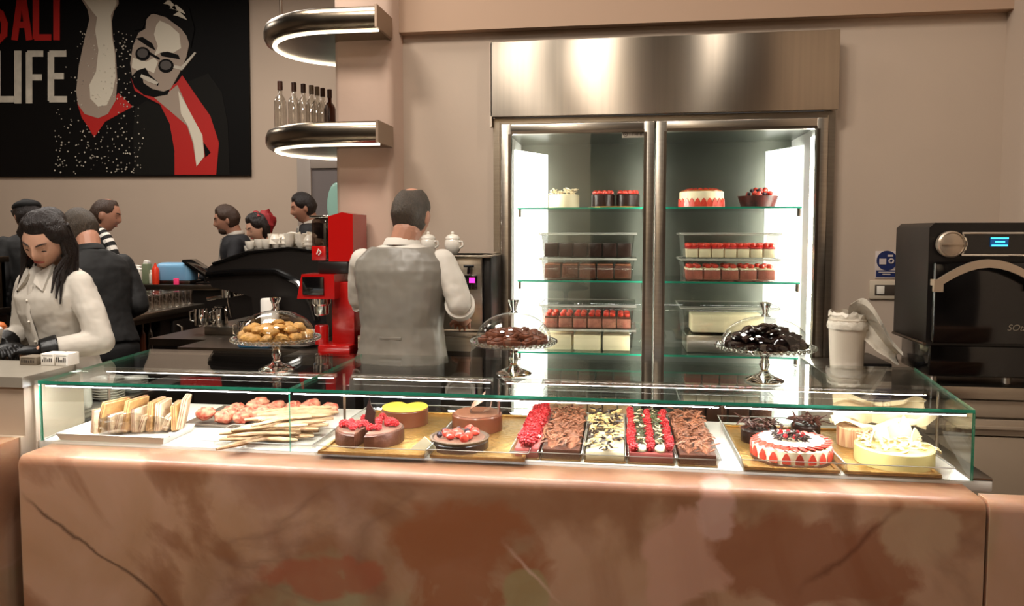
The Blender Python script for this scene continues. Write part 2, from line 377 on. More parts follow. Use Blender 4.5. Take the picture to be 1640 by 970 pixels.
for y, w_ in ((-.015, .012),):
    for x0, x1 in ((-1.44, -.52), (-.46, .06), (.10, 1.5)):
        MB().box(x0, y-w_, .182, x1, y+w_, .196, .002).obj('light_rail', STEEL, gc)
        MB().box(x0+.01, y-w_*.7, .1795, x1-.01, y+w_*.7, .182).obj('light_strip', LEDC, gc)
for x in (-1.43, -.49, .08, 1.53): MB().tube([(x, -.015, 0), (x, -.015, .196)], .005, 8).obj('rail_post', STEEL, gc)
for x0, x1 in ((xs[0]+.02, xs[1]-.01), (xs[1]+.01, xs[2]-.01), (xs[2]+.01, xs[3]-.02)):
    MB().box(x0, -.331, .190, x1, -.317, .197).obj('front_rail', STEEL, gc)
    MB().box(x0, -.330, .1875, x1, -.318, .190).obj('front_light_strip', LEDF, gc)
# ---------------------------------------------------------------- fridge
fr = thing('display_fridge', 'tall two-door steel display fridge full of cakes set in the wall', 'fridge', (0, 3.9, 0))
Yf = 3.9
dx = lambda px, y=450: at(px, y, Y=Yf).x
zz = lambda py, px=1000: at(px, py, Y=Yf).z
ztop, zpan = 2.525, 2.145
b = MB(); b.box(-.67, -.05, zpan, 1.04, -.02, ztop, .004); b.box(-.67, -.05, zpan-.05, -.66, .0, ztop); b.obj('header_panel', STEELV, fr)
b = MB(); b.box(-.66, -.0, 0, -.62, .06, zpan).box(1.0, 0, 0, 1.04, .06, zpan); b.box(-.62, .002, zpan-.03, 1.0, .058, zpan); b.box(-.645, -.012, .1, -.625, 0, zpan-.02); b.box(1.005, -.012, .1, 1.02, 0, zpan-.02)
b.obj('outer_frame', STEEL, fr)
xm = at(1047, 400, Y=Yf).x
FSH = [1.685, 1.295, .905, .53]
b = MB(); b.box(-.62, .70, .1, 1.0, .72, zpan-.03); b.obj('rear_liner', FSTEEL, fr)
MB().box(-.62, .06, zpan-.06, 1.0, .70, zpan-.03).obj('roof_liner', FSTEEL, fr); MB().box(-.62, .06, .1, 1.0, .70, .13).obj('bottom_liner', FSTEEL, fr)
for x in (-.62, .985): MB().box(x, .06, .1, x+.015, .70, zpan-.06).obj('side_liner', FWHITE, fr)
for x0, x1 in ((-.605, -.598), (.978, .985)):
    MB().box(x0, .08, .15, x1, .22, zpan-.1, .002).obj('light_strip', LEDW, fr)
GLOWP = mat('liner_glow', (255, 252, 245), .5, emit=2.2, ecol=(255, 252, 244))  # added glowing panels, stand in for the brightly lit white side walls
for pl_ in ([(-.606, .40), (-.602, .39), (-.440, .695), (-.446, .699)], [(.982, .39), (.986, .40), (.846, .699), (.84, .695)]):
    MB().slab(pl_, .15, zpan-.12).obj('added_glow_panel', GLOWP, fr, smooth=False)
MB().box(xm-.04, .075, .15, xm-.030, .09, zpan-.1).obj('light_strip', LEDW, fr)  # added fill strip, brightens the shelves behind the left door
MB().box(xm+.030, .09, .15, xm+.048, .12, zpan-.1).obj('light_strip', mat('led_dim', (255, 250, 240), .5, emit=7), fr)
def door(x0, x1, logo):
    t = .052; z0, z1 = .1, zpan-.035
    m = MB(); m.box(x0, -.03, z0, x0+t, .02, z1, .003).box(x1-t, -.03, z0, x1, .02, z1, .003).box(x0+t-.002, -.029, z1-t, x1-t+.002, .019, z1-.001, .003).box(x0+t-.002, -.029, z0+.001, x1-t+.002, .019, z0+t, .003)
    o = m.obj('door', STEEL, fr)
    m = MB(); g = .014
    m.box(x0+t-g, -.034, z0+t, x0+t, -.03, z1-t).box(x1-t, -.034, z0+t, x1-t+g, -.03, z1-t).box(x0+t, -.034, z1-t, x1-t, -.03, z1-t+g)
    m.obj('door_bead', STEELD, o)
    MB().box(x0+t, -.012, z0+t, x1-t, -.006, z1-t).obj('door_glass', GLASS, o, smooth=False)
    if logo:
        q0 = at(996, 210, Y=3.88); q1 = at(1031, 220, Y=3.88)
        m = MB(); m.box(q0.x, -.018, q1.z, q1.x, -.013, q0.z, .002); l = m.obj('logo_plate', mat('logo_plate', (176, 166, 150), .4), o)
        n = MB(); h = q0.z-q1.z; zc = (q0.z+q1.z)/2; S = h*.3
        n.tube([(q0.x+h*.55+S*math.cos(a), -.0185, zc+S*math.sin(a)) for a in [i*math.pi/6 for i in range(13)]], .0015, 5)
        n.box(q0.x+h*.45, -.0195, zc-S*.2, q0.x+h*.65, -.018, zc+S*.2)
        for k, xx in enumerate((1.15, 1.55, 1.95, 2.35, 2.75)):
            X = q0.x+h*xx; n.box(X, -.0195, zc-S*.7, X+h*.07, -.018, zc+S*.7)
            if k in (1, 3): n.box(X, -.0195, zc+S*.5, X+h*.28, -.018, zc+S*.7)
            if k in (2, 3, 4): n.box(X+h*.2, -.0195, zc-S*.7, X+h*.27, -.018, zc+S*.7)
            if k in (2, 4): n.box(X, -.0195, zc-S*.1, X+h*.27, -.018, zc+S*.1)
        n.obj('logo_marks', mat('logo_ink', (84, 72, 62), .5), o)
door(-.615, xm-.004, True); door(xm+.004, 1.0, False)
for zs in FSH:
    for x0, x1 in ((-.55, xm-.03), (xm+.03, .92)):
        m = MB(); m.box(x0, .12, zs-.010, x1, .66, zs)
        for f in m.bm.faces:
            if f.calc_center_median().y < .125: f.material_index = 1
        m.obj('glass_shelf', [SHELFG, GEDGE], fr, smooth=False)
    for x in (-.54, xm-.05, xm+.05, .91):
        MB().box(x-.006, .13, zs-.05, x+.006, .16, zs-.008, .002).obj('shelf_clip', STEELD, fr)
# ---------------------------------------------------------------- curved wall shelves
def ushelf(zb, zt, name, label):
    t = thing(name, label, 'shelf', (-1.3, 3.75, zb))
    # plan: near leg along y=-.25, nose at left, far leg going back to the right
    X0 = .135; yn, yf = -.25, .62; cx = -.12; h = zt-zb
    def path(off, n=16):
        ry = (yf-yn)/2-off; rx = .475-off; cy = (yf+yn)/2
        pts = [(X0, yn+off)]
        pts += [(cx-rx*math.sin(a), cy-ry*math.cos(a)) for a in [i*math.pi/n for i in range(n+1)]]
        pts += [(.13, yf-off)]
        return pts
    prof = [(.030, 0), (.010, .012), (0, h*.35), (0, h*.65), (.010, h-.010), (.03, h)]
    m = MB(); rings = []
    P = [path(o) for o, z in prof]
    for k in range(len(P[0])):
        rings.append([Vector((P[i][k][0], P[i][k][1], prof[i][1])) for i in range(len(prof))])
    # outer skin, then a slab for top and bottom
    m.ring_loft(rings, cap=False, closed=False)
    inner = path(.03)
    for z in (0.0, h): f = m.bm.faces.new([m.bm.verts.new((x, y, z)) for x, y in inner])
    m.obj('shelf_body', SHELFM, t, ang=50)
    m = MB(); m.box(X0, yn+.0, 0, X0+.012, -.005, h); m.obj('end_plate', mat('end_plate', (150, 128, 108), .45, .6), t)
    s = path(.055); m = MB(); m.tube([(x, y, -.004) for x, y in s], .011, 6, flat=.6, upv=(0, 0, 1)); m.obj('light_strip', LEDS, t)
    return t
ushelf(2.53, 2.635, 'curved_shelf', 'upper curved stainless shelf with a lit underside on the pier')
ushelf(1.985, 2.09, 'curved_shelf', 'lower curved stainless shelf on the pier carrying clear bottles')
MB().tube([(-1.75, 3.75, 2.64), (-1.75, 3.75, 4.38)], .008, 8).obj('shelf_rod', STEELD, None)
tag(bpy.data.objects['shelf_rod'], 'thin ceiling rod holding up the upper curved shelf', 'rod')
def bottle(col, cap, name, label, loc, h=.27, group=None, r=.034):
    t = thing(name, label, 'bottle', loc, 0, group)
    MB().lathe([(r*.9, 0), (r, .01), (r, h*.62), (r*.8, h*.69), (r*.36, h*.76), (r*.34, h*.86)], seg=14).obj('bottle_body', col, t)
    MB().lathe([(r*.42, h*.84), (r*.42, h), (r*.3, h+.002)], seg=12).obj('cap', cap, t); return t
BOTG = pane_mat('bottle_glass', (.88, .87, .84), 1.6, .04, .12); CAPB = mat('bottle_cap', (70, 38, 26), .4); CAPR = mat('amber_liquor', (80, 40, 24), .2)
bp = [(449, 0), (471, 1), (486, 2), (499, 3), (508, 4), (517, 5), (528, 6)]
for px, i in bp:
    Y = 4.0+.045*i; q = at(px, 160, Y=Y)
    bottle(BOTG if i < 6 else CAPR, CAPB if i not in (3, 4) else mat('grey_cap', (140, 120, 100), .4), 'liquor_bottle', '%s bottle from the left on the lower curved shelf, %s' % (ORD[i], 'clear glass' if i < 6 else 'dark amber'), (q.x, Y, 2.09), .30)
# ---------------------------------------------------------------- poster
PY = 7.96
po = at(180, 150, Y=PY)
ps = thing('wall_poster', 'large black poster with red and white lettering and a figure in sunglasses', 'poster', (po.x, PY, po.z))
pk = mat('poster_black', (9, 7, 6), .6, spec=.15); pc = mat('poster_cream', (214, 204, 184), .6); pt = mat('poster_taupe', (158, 140, 124), .6); pr = mat('poster_red', (176, 22, 14), .6); pw = mat('poster_white', (206, 196, 178), .6, var=.25, vscale=9); pd = mat('poster_charcoal', (22, 20, 17), .6, spec=.15)
def loc2(px, py): q = at(px, py, Y=PY); return (q.x-po.x, q.z-po.z)
tl = loc2(396, -60); br = loc2(401, 281); bl = loc2(-50, 283); tL = loc2(-46, -60)
MB().prism([tl, br, bl, tL], 0, .03).obj('poster_board', pk, ps)
def pp(name, poly, m, lay):
    z = .3093
    MB().prism([loc2(x*z, y*z) for x, y in poly], -.002*lay-.0015, 0).obj(name, m, ps, smooth=False)
pp('printed_arm', [(430, -60), (425, 0), (455, 50), (465, 100), (440, 200), (410, 340), (396, 470), (405, 540), (440, 590), (510, 612), (560, 590), (600, 520), (608, 420), (600, 280), (585, 190), (580, 110), (590, 60), (615, 20), (610, -60)], pt, 2)
pp('printed_arm_light', [(440, -60), (436, 0), (480, 60), (505, 90), (495, 160), (512, 260), (500, 370), (465, 440), (470, 510), (510, 552), (555, 545), (585, 480), (600, 400), (596, 280), (580, 180), (576, 80), (605, 20), (600, -60)], pc, 3)
pp('printed_cuff', [(400, 530), (440, 590), (510, 608), (560, 585), (612, 480), (688, 552), (600, 600), (545, 630), (488, 712), (460, 660), (425, 610)], pr, 1)
pp('printed_jacket', [(700, 560), (760, 520), (860, 560), (980, 420), (1080, 380), (1150, 480), (1180, 640), (1190, 905), (700, 905), (690, 700)], pd, 1)
pp('printed_shirt', [(678, 400), (700, 470), (760, 505), (830, 540), (880, 640), (905, 780), (905, 905), (1120, 905), (1135, 740), (1090, 600), (1020, 500), (945, 390), (915, 430), (800, 500)], pr, 2)
pp('printed_neck', [(800, 505), (860, 490), (920, 440), (975, 560), (1050, 710), (1060, 800), (1020, 862), (1000, 740), (970, 650), (900, 590)], pt, 3)
pp('printed_neck_light', [(925, 470), (975, 560), (1050, 700), (1060, 810), (1020, 862), (1005, 740), (975, 650), (940, 590)], pc, 4)
pp('printed_collar_gap', [(1055, 735), (1092, 790), (1065, 815)], pk, 4)
pp('printed_face', [(790, 70), (860, 90), (940, 150), (985, 210), (965, 300), (930, 380), (880, 470), (800, 500), (740, 480), (690, 420), (676, 330), (690, 240), (720, 170), (755, 150), (760, 100)], pt, 3)
pp('printed_face_light', [(830, 108), (880, 130), (930, 175), (940, 250), (900, 275), (850, 268), (800, 290), (820, 240), (800, 180), (812, 130)], pc, 4)
pp('printed_cheek', [(690, 300), (760, 320), (800, 300), (820, 320), (800, 380), (760, 360), (715, 365), (684, 350)], pc, 4)
pp('printed_hair', [(700, 160), (740, 150), (770, 80), (830, 62), (900, 110), (960, 160), (990, 250), (1010, 150), (980, 40), (900, -10), (830, 10), (790, 70), (740, 120)], pk, 5)
for k, (x, y, dx_, dy) in enumerate(((850, 20, 60, 40), (880, 45, 70, 30), (900, 80, 60, 25), (860, 0, 50, -10))):
    pp('printed_hair_streak', [(x, y), (x+dx_*.5, y-20), (x+dx_, y+dy*.3), (x+dx_*1.2, y+dy), (x+dx_*.8, y+dy*.6), (x+dx_*.4, y+5)], pc, 6)
for cx, cy, rx in ((742, 280, 38), (862, 342, 40)):
    pp('printed_lens', [(cx+rx*math.cos(a), cy+36*math.sin(a)) for a in [i*math.pi/9 for i in range(18)]], pk, 5)
    pp('printed_lens_tint', [(cx+rx*.72*math.cos(a), cy-3+24*math.sin(a)) for a in [i*math.pi/9 for i in range(18)]], mat('lens_grey', (70, 62, 56), .5), 6)
pp('printed_bridge', [(775, 268), (830, 300), (828, 312), (772, 282)], pk, 5)
pp('printed_brow', [(708, 200), (740, 192), (790, 225), (808, 262), (780, 248), (740, 222)], pk, 5)
pp('printed_brow', [(832, 275), (870, 268), (925, 285), (935, 308), (890, 300), (840, 292)], pk, 5)
pp('printed_temple', [(900, 352), (945, 365), (1018, 275), (1010, 270), (940, 345), (905, 338)], pw, 5)
pp('printed_beard', [(680, 400), (715, 365), (755, 352), (775, 385), (825, 430), (820, 445), (790, 425), (740, 400), (745, 430), (790, 460), (850, 475), (882, 462), (870, 490), (800, 503), (745, 490), (700, 450)], pk, 5)
pp('printed_mouth', [(735, 385), (775, 400), (825, 428), (815, 440), (765, 422), (730, 400)], pw, 6)
rs = random.Random(3); m = MB()
for i in range(330):
    if i < 210: x, y = rs.uniform(285, 750), 520+380*rs.random()**.8
    else: x, y = rs.gauss(470, 60) if i < 270 else rs.gauss(640, 35), rs.uniform(150, 520)
    if 560 < y < 640 and 420 < x < 600: continue
    a, c = loc2(x*.3093, y*.3093); s = rs.uniform(.004, .012)
    m.prism([(a-s, c), (a, c+s), (a+s, c), (a, c-s)], -.012, -.008)
tag(m.obj('salt_specks', pw, ps, smooth=False), kind='stuff')
def letter(name, strokes, m_, lw):
    m = MB(); k = 0
    for s in strokes:
        for (x0, y0), (x1, y1) in zip(s, s[1:]):
            dX, dY = x1-x0, y1-y0; l = math.hypot(dX, dY); nx, ny = -dY/l*lw/2, dX/l*lw/2
            ex, ey = dX/l*lw*.25, dY/l*lw*.25
            m.prism([loc2(x0-ex+nx, y0-ey+ny), loc2(x1+ex+nx, y1+ey+ny), loc2(x1+ex-nx, y1+ey-ny), loc2(x0-ex-nx, y0-ey-ny)], -.006-.0006*k, 0); k += 1
    m.obj(name, m_, ps, smooth=False)
letter('printed_letter', [[(6, -8), (2, -18), (-10, -18), (-17, -8), (-14, 10), (2, 22), (8, 38), (7, 56), (-2, 65), (-14, 62), (-18, 46)]], pr, 10)
letter('printed_letter', [[(24, 62), (35, -20), (47, 62)], [(28, 40), (43, 40)]], pr, 10)
letter('printed_letter', [[(58, -20), (58, 60), (80, 60)]], pr, 10)
letter('printed_letter', [[(91, -20), (91, 62)], [(80, -16), (102, -16)]], pr, 10)
letter('printed_letter', [[(-4, 84), (-4, 159), (20, 159)]], pw, 10)
letter('printed_letter', [[(29, 84), (29, 163)]], pw, 11)
letter('printed_letter', [[(47, 163), (47, 86), (67, 86)], [(47, 124), (65, 124)]], pw, 10)
letter('printed_letter', [[(104, 86), (82, 86), (82, 159), (105, 159)], [(82, 122), (100, 122)]], pw, 10)
# ---------------------------------------------------------------- back bar furniture
bc = thing('back_counter', 'steel counter at the waiter\'s waist under the water boiler', 'counter', (-.95, 3.7, 0))
MB().slab([(-.31, -.22), (.25, -.22), (.25, .24), (-.205, .24), (-.205, .045), (-.31, .045)], .985, 1.05).obj('worktop', STEEL, bc, smooth=False); MB().slab([(-.30, -.18), (.24, -.18), (.24, .235), (-.2, .235), (-.2, .04), (-.30, .04)], 0, .985).obj('body', STEELD, bc, smooth=False)
mc = thing('machine_counter', 'dark steel counter under the coffee machine and red grinder', 'counter', (-2.0, 4.2, 0))
MB().slab([(-.65, -.30), (-.3, -.30), (-.3, -.58), (.38, -.58), (.38, -.78), (.735, -.78), (.735, -.46), (.525, -.46), (.525, .5), (-.65, .5)], .91, .95).obj('worktop', STEELD, mc, smooth=False); MB().slab([(-.63, -.28), (-.28, -.28), (-.28, -.56), (.40, -.56), (.40, -.74), (.73, -.74), (.73, -.465), (.52, -.465), (.52, .48), (-.63, .48)], 0, .91).obj('body', DARK, mc, smooth=False)
pn = thing('glass_bar_counter', 'dark steel bar counter packed with clear tumblers', 'counter', (-3.9, 5.0, 0))
MB().box(.18, -.75, .96, .7, .42, 1.0, .006).obj('worktop', STEEL, pn)
m = MB(); m.box(.19, -.72, 0, .3, .41, .96).box(.301, -.1, 0, .66, .41, .959).box(.301, -.72, .0, .66, -.70, .959); m.obj('body', DARK, pn); MB().box(.301, -.70, .68, .655, -.101, .70).obj('shelf', STEELD, pn)
MB().box(.66, -.72, .93, .69, .41, .96).obj('steel_rim', STEELD, pn)
fd = MB().box(.66, .02, .15, .69, .40, .91, .004).obj('door', BLACKP, pn); MB().tube([(.69, .06, .88), (.725, .06, .86), (.725, .06, .64), (.69, .06, .62)], .008, 8).obj('door_handle', STEEL, fd)
gb = thing('guest_bar', 'long bar ledge in front of the far wall where the guests stand', 'counter', (-4.5, 5.6, 0))
MB().box(-4.4, -.13, 1.10, 2.4, .12, 1.14, .006).obj('bar_top', STEELD, gb); MB().box(-4.4, -.06, 0, 2.4, .06, 1.10).obj('bar_front', DARK, gb)
lc = thing('left_bar_unit', 'steel shelved bar unit at the far left behind the woman', 'counter', (-4.3, 4.3, 0))
m = MB(); m.box(-1.4, -.3, 1.35, .15, .3, 1.39, .004).box(-1.4, -.3, 1.0, .15, .3, 1.04, .004).box(-1.4, -.28, 0, .13, .28, .99).box(.10, -.28, 1.0, .13, .28, 1.35).box(-1.4, .25, 1.0, .13, .28, 1.35); m.obj('shelving', STEELD, lc)
cb = thing('oven_cabinet', 'taupe laminate base cabinet under the black oven', 'cabinet', (1.45, 3.6, 0))
MB().box(-.56, -.40, .885, .36, .25, .935, .003).obj('worktop', STEEL, cb)
MB().box(-.55, -.36, 0, .36, .25, .885).obj('cabinet_body', LAM, cb)
m = MB(); m.box(-.54, -.385, .81, .275, -.36, .878, .003); m.box(-.54, -.385, .735, -.24, -.36, .80, .003)
m.obj('drawer', LAM, cb)
for x0, x1 in ((-.54, -.24), (-.235, .275), (.28, .36)): MB().box(x0, -.385, .1, x1, -.36, .728 if x0 > -.24 else .73, .003).obj('door', LAM, cb)
m = MB(); m.box(-.235, -.384, .735, .275, -.36, .80, .003).box(-.2, -.40, .765, .26, -.384, .775); m.obj('drawer', LAM, cb)
# ---------------------------------------------------------------- oven
ov = thing('speed_oven', 'black countertop oven with arched metal handle and blue lit screen', 'oven', (1.45, 3.5, .935))
ox0, oz0, oz1 = at(1484, 500, Y=3.2).x-1.45, .165, .655
prof = [(ox0, oz0+.01), (ox0, oz1-.02), (ox0+.02, oz1), (.34, oz1), (.34, oz0), (ox0+.01, oz0)]
MB().prism(prof, -.30, .06).obj('oven_body', BLACKP, ov, ang=50)
MB().box(ox0+.03, -.26, .03, .33, .05, oz0, .01).obj('oven_base', BLACKG, ov)
MB().box(ox0+.012, -.335, oz0+.012, .335, -.30, .50, .01).obj('door', BLACKG, ov)
zf = lambda px, py: (at(px, py, Y=3.165).x-1.45, at(px, py, Y=3.165).z-.935)
c0 = zf(1575, 410)
arc = [zf(1495+i*(160/10.), 458-37*math.sin(math.pi*(i+.6)/11.2)+0) for i in range(11)]
m = MB(); up_ = []; lo_ = []
for i, (x, z) in enumerate(arc): up_.append((x, z+.016)); lo_.append((x, z-.016))
for i in range(10):
    m.prism([up_[i], up_[i+1], lo_[i+1], lo_[i]], -.385, -.372)
for x, z in (arc[0], arc[-1]): m.box(x-.017, -.387, z-.034, x+.017, -.370, z+.014).box(x-.01, -.38, z-.012, x+.01, -.33, z+.012)
m.obj('door_handle', mat('handle_metal', (190, 170, 148), .4, .7), ov)
kx, kz = zf(1525, 391)
m = MB(); Mk = Matrix.Translation((kx, -.31, kz)) @ Matrix.Rotation(R(90), 4, 'X')
b = MB().lathe([(.052, -.0), (.052, .02), (.046, .026), (.044, .022), (.040, .024), (.0, .024)], seg=32).bm; m.add(b, 0, Mk); m.box(kx-.04, -.34, kz-.002, kx+.04, -.333, kz+.002)
m.obj('knob', mat('knob_metal', (188, 170, 150), .35, .8), ov)
a = zf(1544, 373); bq = zf(1660, 409)
MB().box(a[0], -.315, bq[1], bq[0], -.30, a[1]).obj('control_panel', BLACKG, ov)
m = MB(); x0, z0 = a; x1, z1 = bq
m.tube([(x1, -.318, z0), (x0, -.318, z0), (x0+.014, -.318, z0-.02), (x0+.018, -.318, (z0+z1)/2), (x0+.014, -.318, z1+.02), (x0, -.318, z1), (x1, -.318, z1)], .004, 6); m.obj('panel_trim', CHROME, ov)
a = zf(1590, 380); bq = zf(1618, 395)
MB().box(a[0], -.320, bq[1], bq[0], -.315, a[1]).obj('screen', mat('screen_blue', (10, 60, 110), .3, emit=.8, ecol=(10, 70, 120)), ov)
m = MB(); H_ = (a[1]-bq[1]); W_ = bq[0]-a[0]
for f, w0, w1 in ((.9, .0, 1), (.5, .25, .8), (.12, .05, .95)): m.box(a[0]+W_*w0, -.322, bq[1]+H_*(f-.08), a[0]+W_*w1, -.320, bq[1]+H_*(f+.1))
m.obj('screen_text', mat('screen_cyan', (70, 200, 235), .3, emit=1.5, ecol=(70, 200, 240)), ov)
def text(body, size, name, m_, parent, loc, rot=(90, 0, 0), depth=.0008, shear=0):
    c = bpy.data.curves.new(name, 'FONT'); c.body = body; c.size = size; c.extrude = depth; c.shear = shear
    o = bpy.data.objects.new(name, c); COL.objects.link(o)
    dg = bpy.context.evaluated_depsgraph_get(); me = bpy.data.meshes.new_from_object(o.evaluated_get(dg)); bpy.data.objects.remove(o)
    me.materials.clear(); me.materials.append(m_); o = bpy.data.objects.new(name, me); COL.objects.link(o)
    o.parent = parent; o.location = loc; o.rotation_euler = [R(v) for v in rot]; return o
q = zf(1612, 529); text('SOta', .035, 'printed_name', mat('grey_print', (120, 108, 92), .5), ov, (q[0], -.337, q[1]), shear=.3)
for px in (1494, 1612): q = at(px, 590, Y=3.3); MB().lathe([(.018, 0), (.016, .055), (.012, .06)], seg=14).obj('foot', mat('oven_foot', (150, 140, 128), .3, .8), ov, (q.x-1.45, -.2, 0))
MB().tube([(ox0-.004, -.30, oz0+.004), (ox0-.004, .05, oz0+.004)], .007, 6).obj('corner_trim', STEELD, ov)
st = thing('appliance_slab', 'low dark appliance beside the tub and under the oven corner', 'appliance', (1.0, 3.62, .935))
MB().box(.02, -.12, 0, .20, .2, .035, .006).obj('slab_body', BLACKP, st)
# tub with plastic bag
tb = thing('plastic_tub', 'white tub lined with a crumpled plastic bag beside the fridge', 'tub', (at(1358, 500, Y=3.42).x, 3.42, .935))
MB().lathe([(.062, 0), (.066, .01), (.078, .235), (.08, .24), (.074, .24), (.062, .02), (0, .02)], seg=28).obj('tub_body', mat('tub_white', (222, 208, 188), .45, bump=.15, bscale=12), tb)
def sheet(nu, nv, f, th=.002):
    m = MB(); up = [[Vector(f(i/nu, j/nv)) for j in range(nv+1)] for i in range(nu+1)]
    rings = []
    for r in up: rings.append(r+[p+Vector((th, th, th)) for p in reversed(r)])
    m.ring_loft(rings, cap=True); return m
def bagf(u, v):
    n = noise.noise(Vector((u*3, v*3, 1.3)))*.03
    wd = .045+.05*math.sin(math.pi*min(1, u*1.15+.1))
    return (-.02+u*.215, -.06+n+.03*math.sin(v*5), .255+.02*math.sin(u*5)-.15*u**1.3+(v-.5)*wd*2.1*(1-.3*u)+n*.8)
sheet(16, 8, bagf).obj('bag_flap', PLAST, tb)
m = MB()
rings = []
for k in range(7):
    z = .20+.012*k+.0; rr = [.082, .084, .082, .078, .073, .078, .07][k]
    rings.append([Vector(((rr+.006*noise.noise(Vector((i*.7, k*.5, 0))))*math.cos(i*math.pi/16), (rr+.006*noise.noise(Vector((i*.7, k*.5, 4))))*math.sin(i*math.pi/16), z+.016*noise.noise(Vector((i*.9, k, 2)))*k/3)) for i in range(32)])
m.ring_loft(rings, cap=False); m.obj('bag_rim', PLAST, tb)
# wall sign, socket
q0 = at(1402, 402, Y=3.95); q1 = at(1440, 446, Y=3.95)
sg = thing('safety_sign', 'white and blue mandatory safety sign on the wall left of the oven', 'sign', (q0.x, 3.95, q1.z))
W_, H_ = q1.x-q0.x, q0.z-q1.z
SBL = mat('sign_blue', (30, 40, 84), .5); SWH = mat('sign_white', (196, 180, 172), .5)
MB().box(0, -.004, 0, W_, 0, H_, .001).obj('sign_plate', SWH, sg)
cx, cz, rr = W_*.47, H_*.66, W_*.42
MB().prism([(cx+rr*math.cos(a), cz+rr*math.sin(a)) for a in [i*math.pi/16 for i in range(32)]], -.006, -.003).obj('printed_disc', SBL, sg, smooth=False)
MB().box(W_*.04, -.006, H_*.06, W_*.92, -.003, H_*.30).obj('printed_panel', SBL, sg)
m = MB(); m.box(cx-rr*.75, -.008, cz-rr*.4, cx-rr*.1, -.005, cz+rr*.2).tube([(cx+rr*.4+rr*.22*math.cos(a), -.007, cz-rr*.05+rr*.22*math.sin(a)) for a in [i*math.pi/5 for i in range(11)]], rr*.08, 5)
m.box(cx+rr*.05, -.008, cz+rr*.4, cx+rr*.55, -.005, cz+rr*.6); m.box(W_*.14, -.008, H_*.215, W_*.82, -.005, H_*.25); m.box(W_*.3, -.008, H_*.14, W_*.62, -.005, H_*.175)
m.obj('printed_symbols', SWH, sg, smooth=False)
q0 = at(1392, 449, Y=3.95); q1 = at(1446, 479, Y=3.95)
so = thing('wall_socket', 'cream wall socket plate below the safety sign', 'socket', (q0.x, 3.95, q1.z)); W_, H_ = q1.x-q0.x, q0.z-q1.z
MB().box(0, -.012, 0, W_, 0, H_, .004).obj('plate', mat('socket_cream', (196, 180, 158), .4), so)
MB().box(W_*.15, -.015, H_*.22, W_*.95, -.011, H_*.78, .001).obj('insert', mat('socket_dark', (70, 60, 52), .4), so)
MB().box(W_*.2, -.018, H_*.28, W_*.42, -.014, H_*.72, .001).obj('rocker', PORC, so)
# ---------------------------------------------------------------- boiler, sugar pots
q0 = at(690, 408, Y=3.56); q1 = at(787, 408, Y=3.56)
bo = thing('water_boiler', 'steel hot water boiler with pink display behind the waiter', 'boiler', ((q0.x+q1.x)/2, 3.72, 1.05))
hw = (q1.x-q0.x)/2; hz = q0.z-1.05
MB().box(-hw, -.16, .02, hw*.72, .19, hz, .012).obj('boiler_body', STEEL, bo); MB().box(hw*.72, -.155, .03, hw, .19, hz, .008).obj('side_cover', BLACKP, bo)
MB().box(-hw, -.19, hz-.012, hw, .19, hz, .004).obj('boiler_lid', STEEL, bo)
q = at(753, 452, Y=3.55); dxx = q.x-bo.location.x; dz = q.z-1.05
MB().box(dxx-.034, -.172, dz-.035, dxx+.034, -.158, dz+.035, .003).obj('display', BLACKG, bo)
MB().box(dxx-.004, -.176, dz-.002, dxx+.024, -.171, dz+.022).obj('display_light', mat('pink_led', (230, 60, 170), .4, emit=2, ecol=(235, 50, 170)), bo)
m = MB(); m.tube([(dxx, -.17, dz+.075), (dxx, -.2, dz+.07), (dxx, -.21, dz+.045)], .008, 8).tube([(dxx-.025, -.2, dz+.08), (dxx+.025, -.2, dz+.08)], .006, 8); m.obj('spout', BLACKG, bo)
m = MB(); m.box(-hw, -.19, 0, hw, -.16, .02, .004); m.obj('drip_tray', STEEL, bo)
def pot(px, Y, lab):
    q = at(px, 400, Y=Y); t = thing('sugar_pot', lab, 'pot', (q.x, Y, 1.05+hz))
    MB().lathe([(.022, 0), (.026, .006), (.036, .02), (.042, .045), (.038, .068), (.034, .075), (.036, .078)], seg=22).obj('pot_body', PORC, t)
    MB().lathe([(.037, .078), (.036, .085), (.024, .096), (.008, .1), (.010, .108), (.004, .114)], seg=22).obj('lid', PORC, t)
    MB().tube([(.035, -.01, .03), (.055, -.012, .045), (.052, -.012, .065), (.034, -.01, .065)], .005, 8).obj('handle', PORC, t); return t
pot(725, 3.66, 'white porcelain sugar pot at the middle of the boiler top')
pot(686, 3.70, 'white porcelain pot half hidden behind the waiter\'s collar')
# ---------------------------------------------------------------- red grinder
gr = thing('coffee_grinder', 'tall red coffee grinder with clear hopper and small black screen', 'grinder', (at(540, 500, Y=3.6).x, 3.58, .95))
MB().box(-.045, -.13, .0, .12, .16, .055, .01).box(.0, -.06, .05, .12, .16, .36, .012).obj('grinder_body', RED, gr)
m = MB(); m.prism([(-.14, .28), (-.115, .40), (.05, .40), (.05, .28)], -.14, .0).obj('grinder_head', RED, gr, ang=30)
MB().box(-.11, -.149, .30, .0, -.138, .388, .004).obj('screen', BLACKG, gr)
MB().lathe([(.022, .19), (.035, .2), (.036, .24), (.045, .25), (.045, .285)], c=(-.05, -.06, 0), seg=16).obj('chute', CHROME, gr)
MB().lathe([(.034, .05), (.034, .14), (.03, .145)], c=(-.05, -.06, 0), seg=16).obj('dosing_cup', RED, gr)
MB().box(-.06, -.08, .4, .10, .12, .46, .01).obj('grinder_collar', BLACKP, gr)
MB().prism([(.0, .46), (.125, .46), (.125, .69), (.07, .70), (.0, .68)], -.08, .12).obj('hopper_housing', RED, gr, ang=30)
MB().box(-.095, -.075, .46, .0, .08, .672, .02).obj('hopper', pane_mat('smoked_pane', (.45, .38, .34), 1.3), gr)
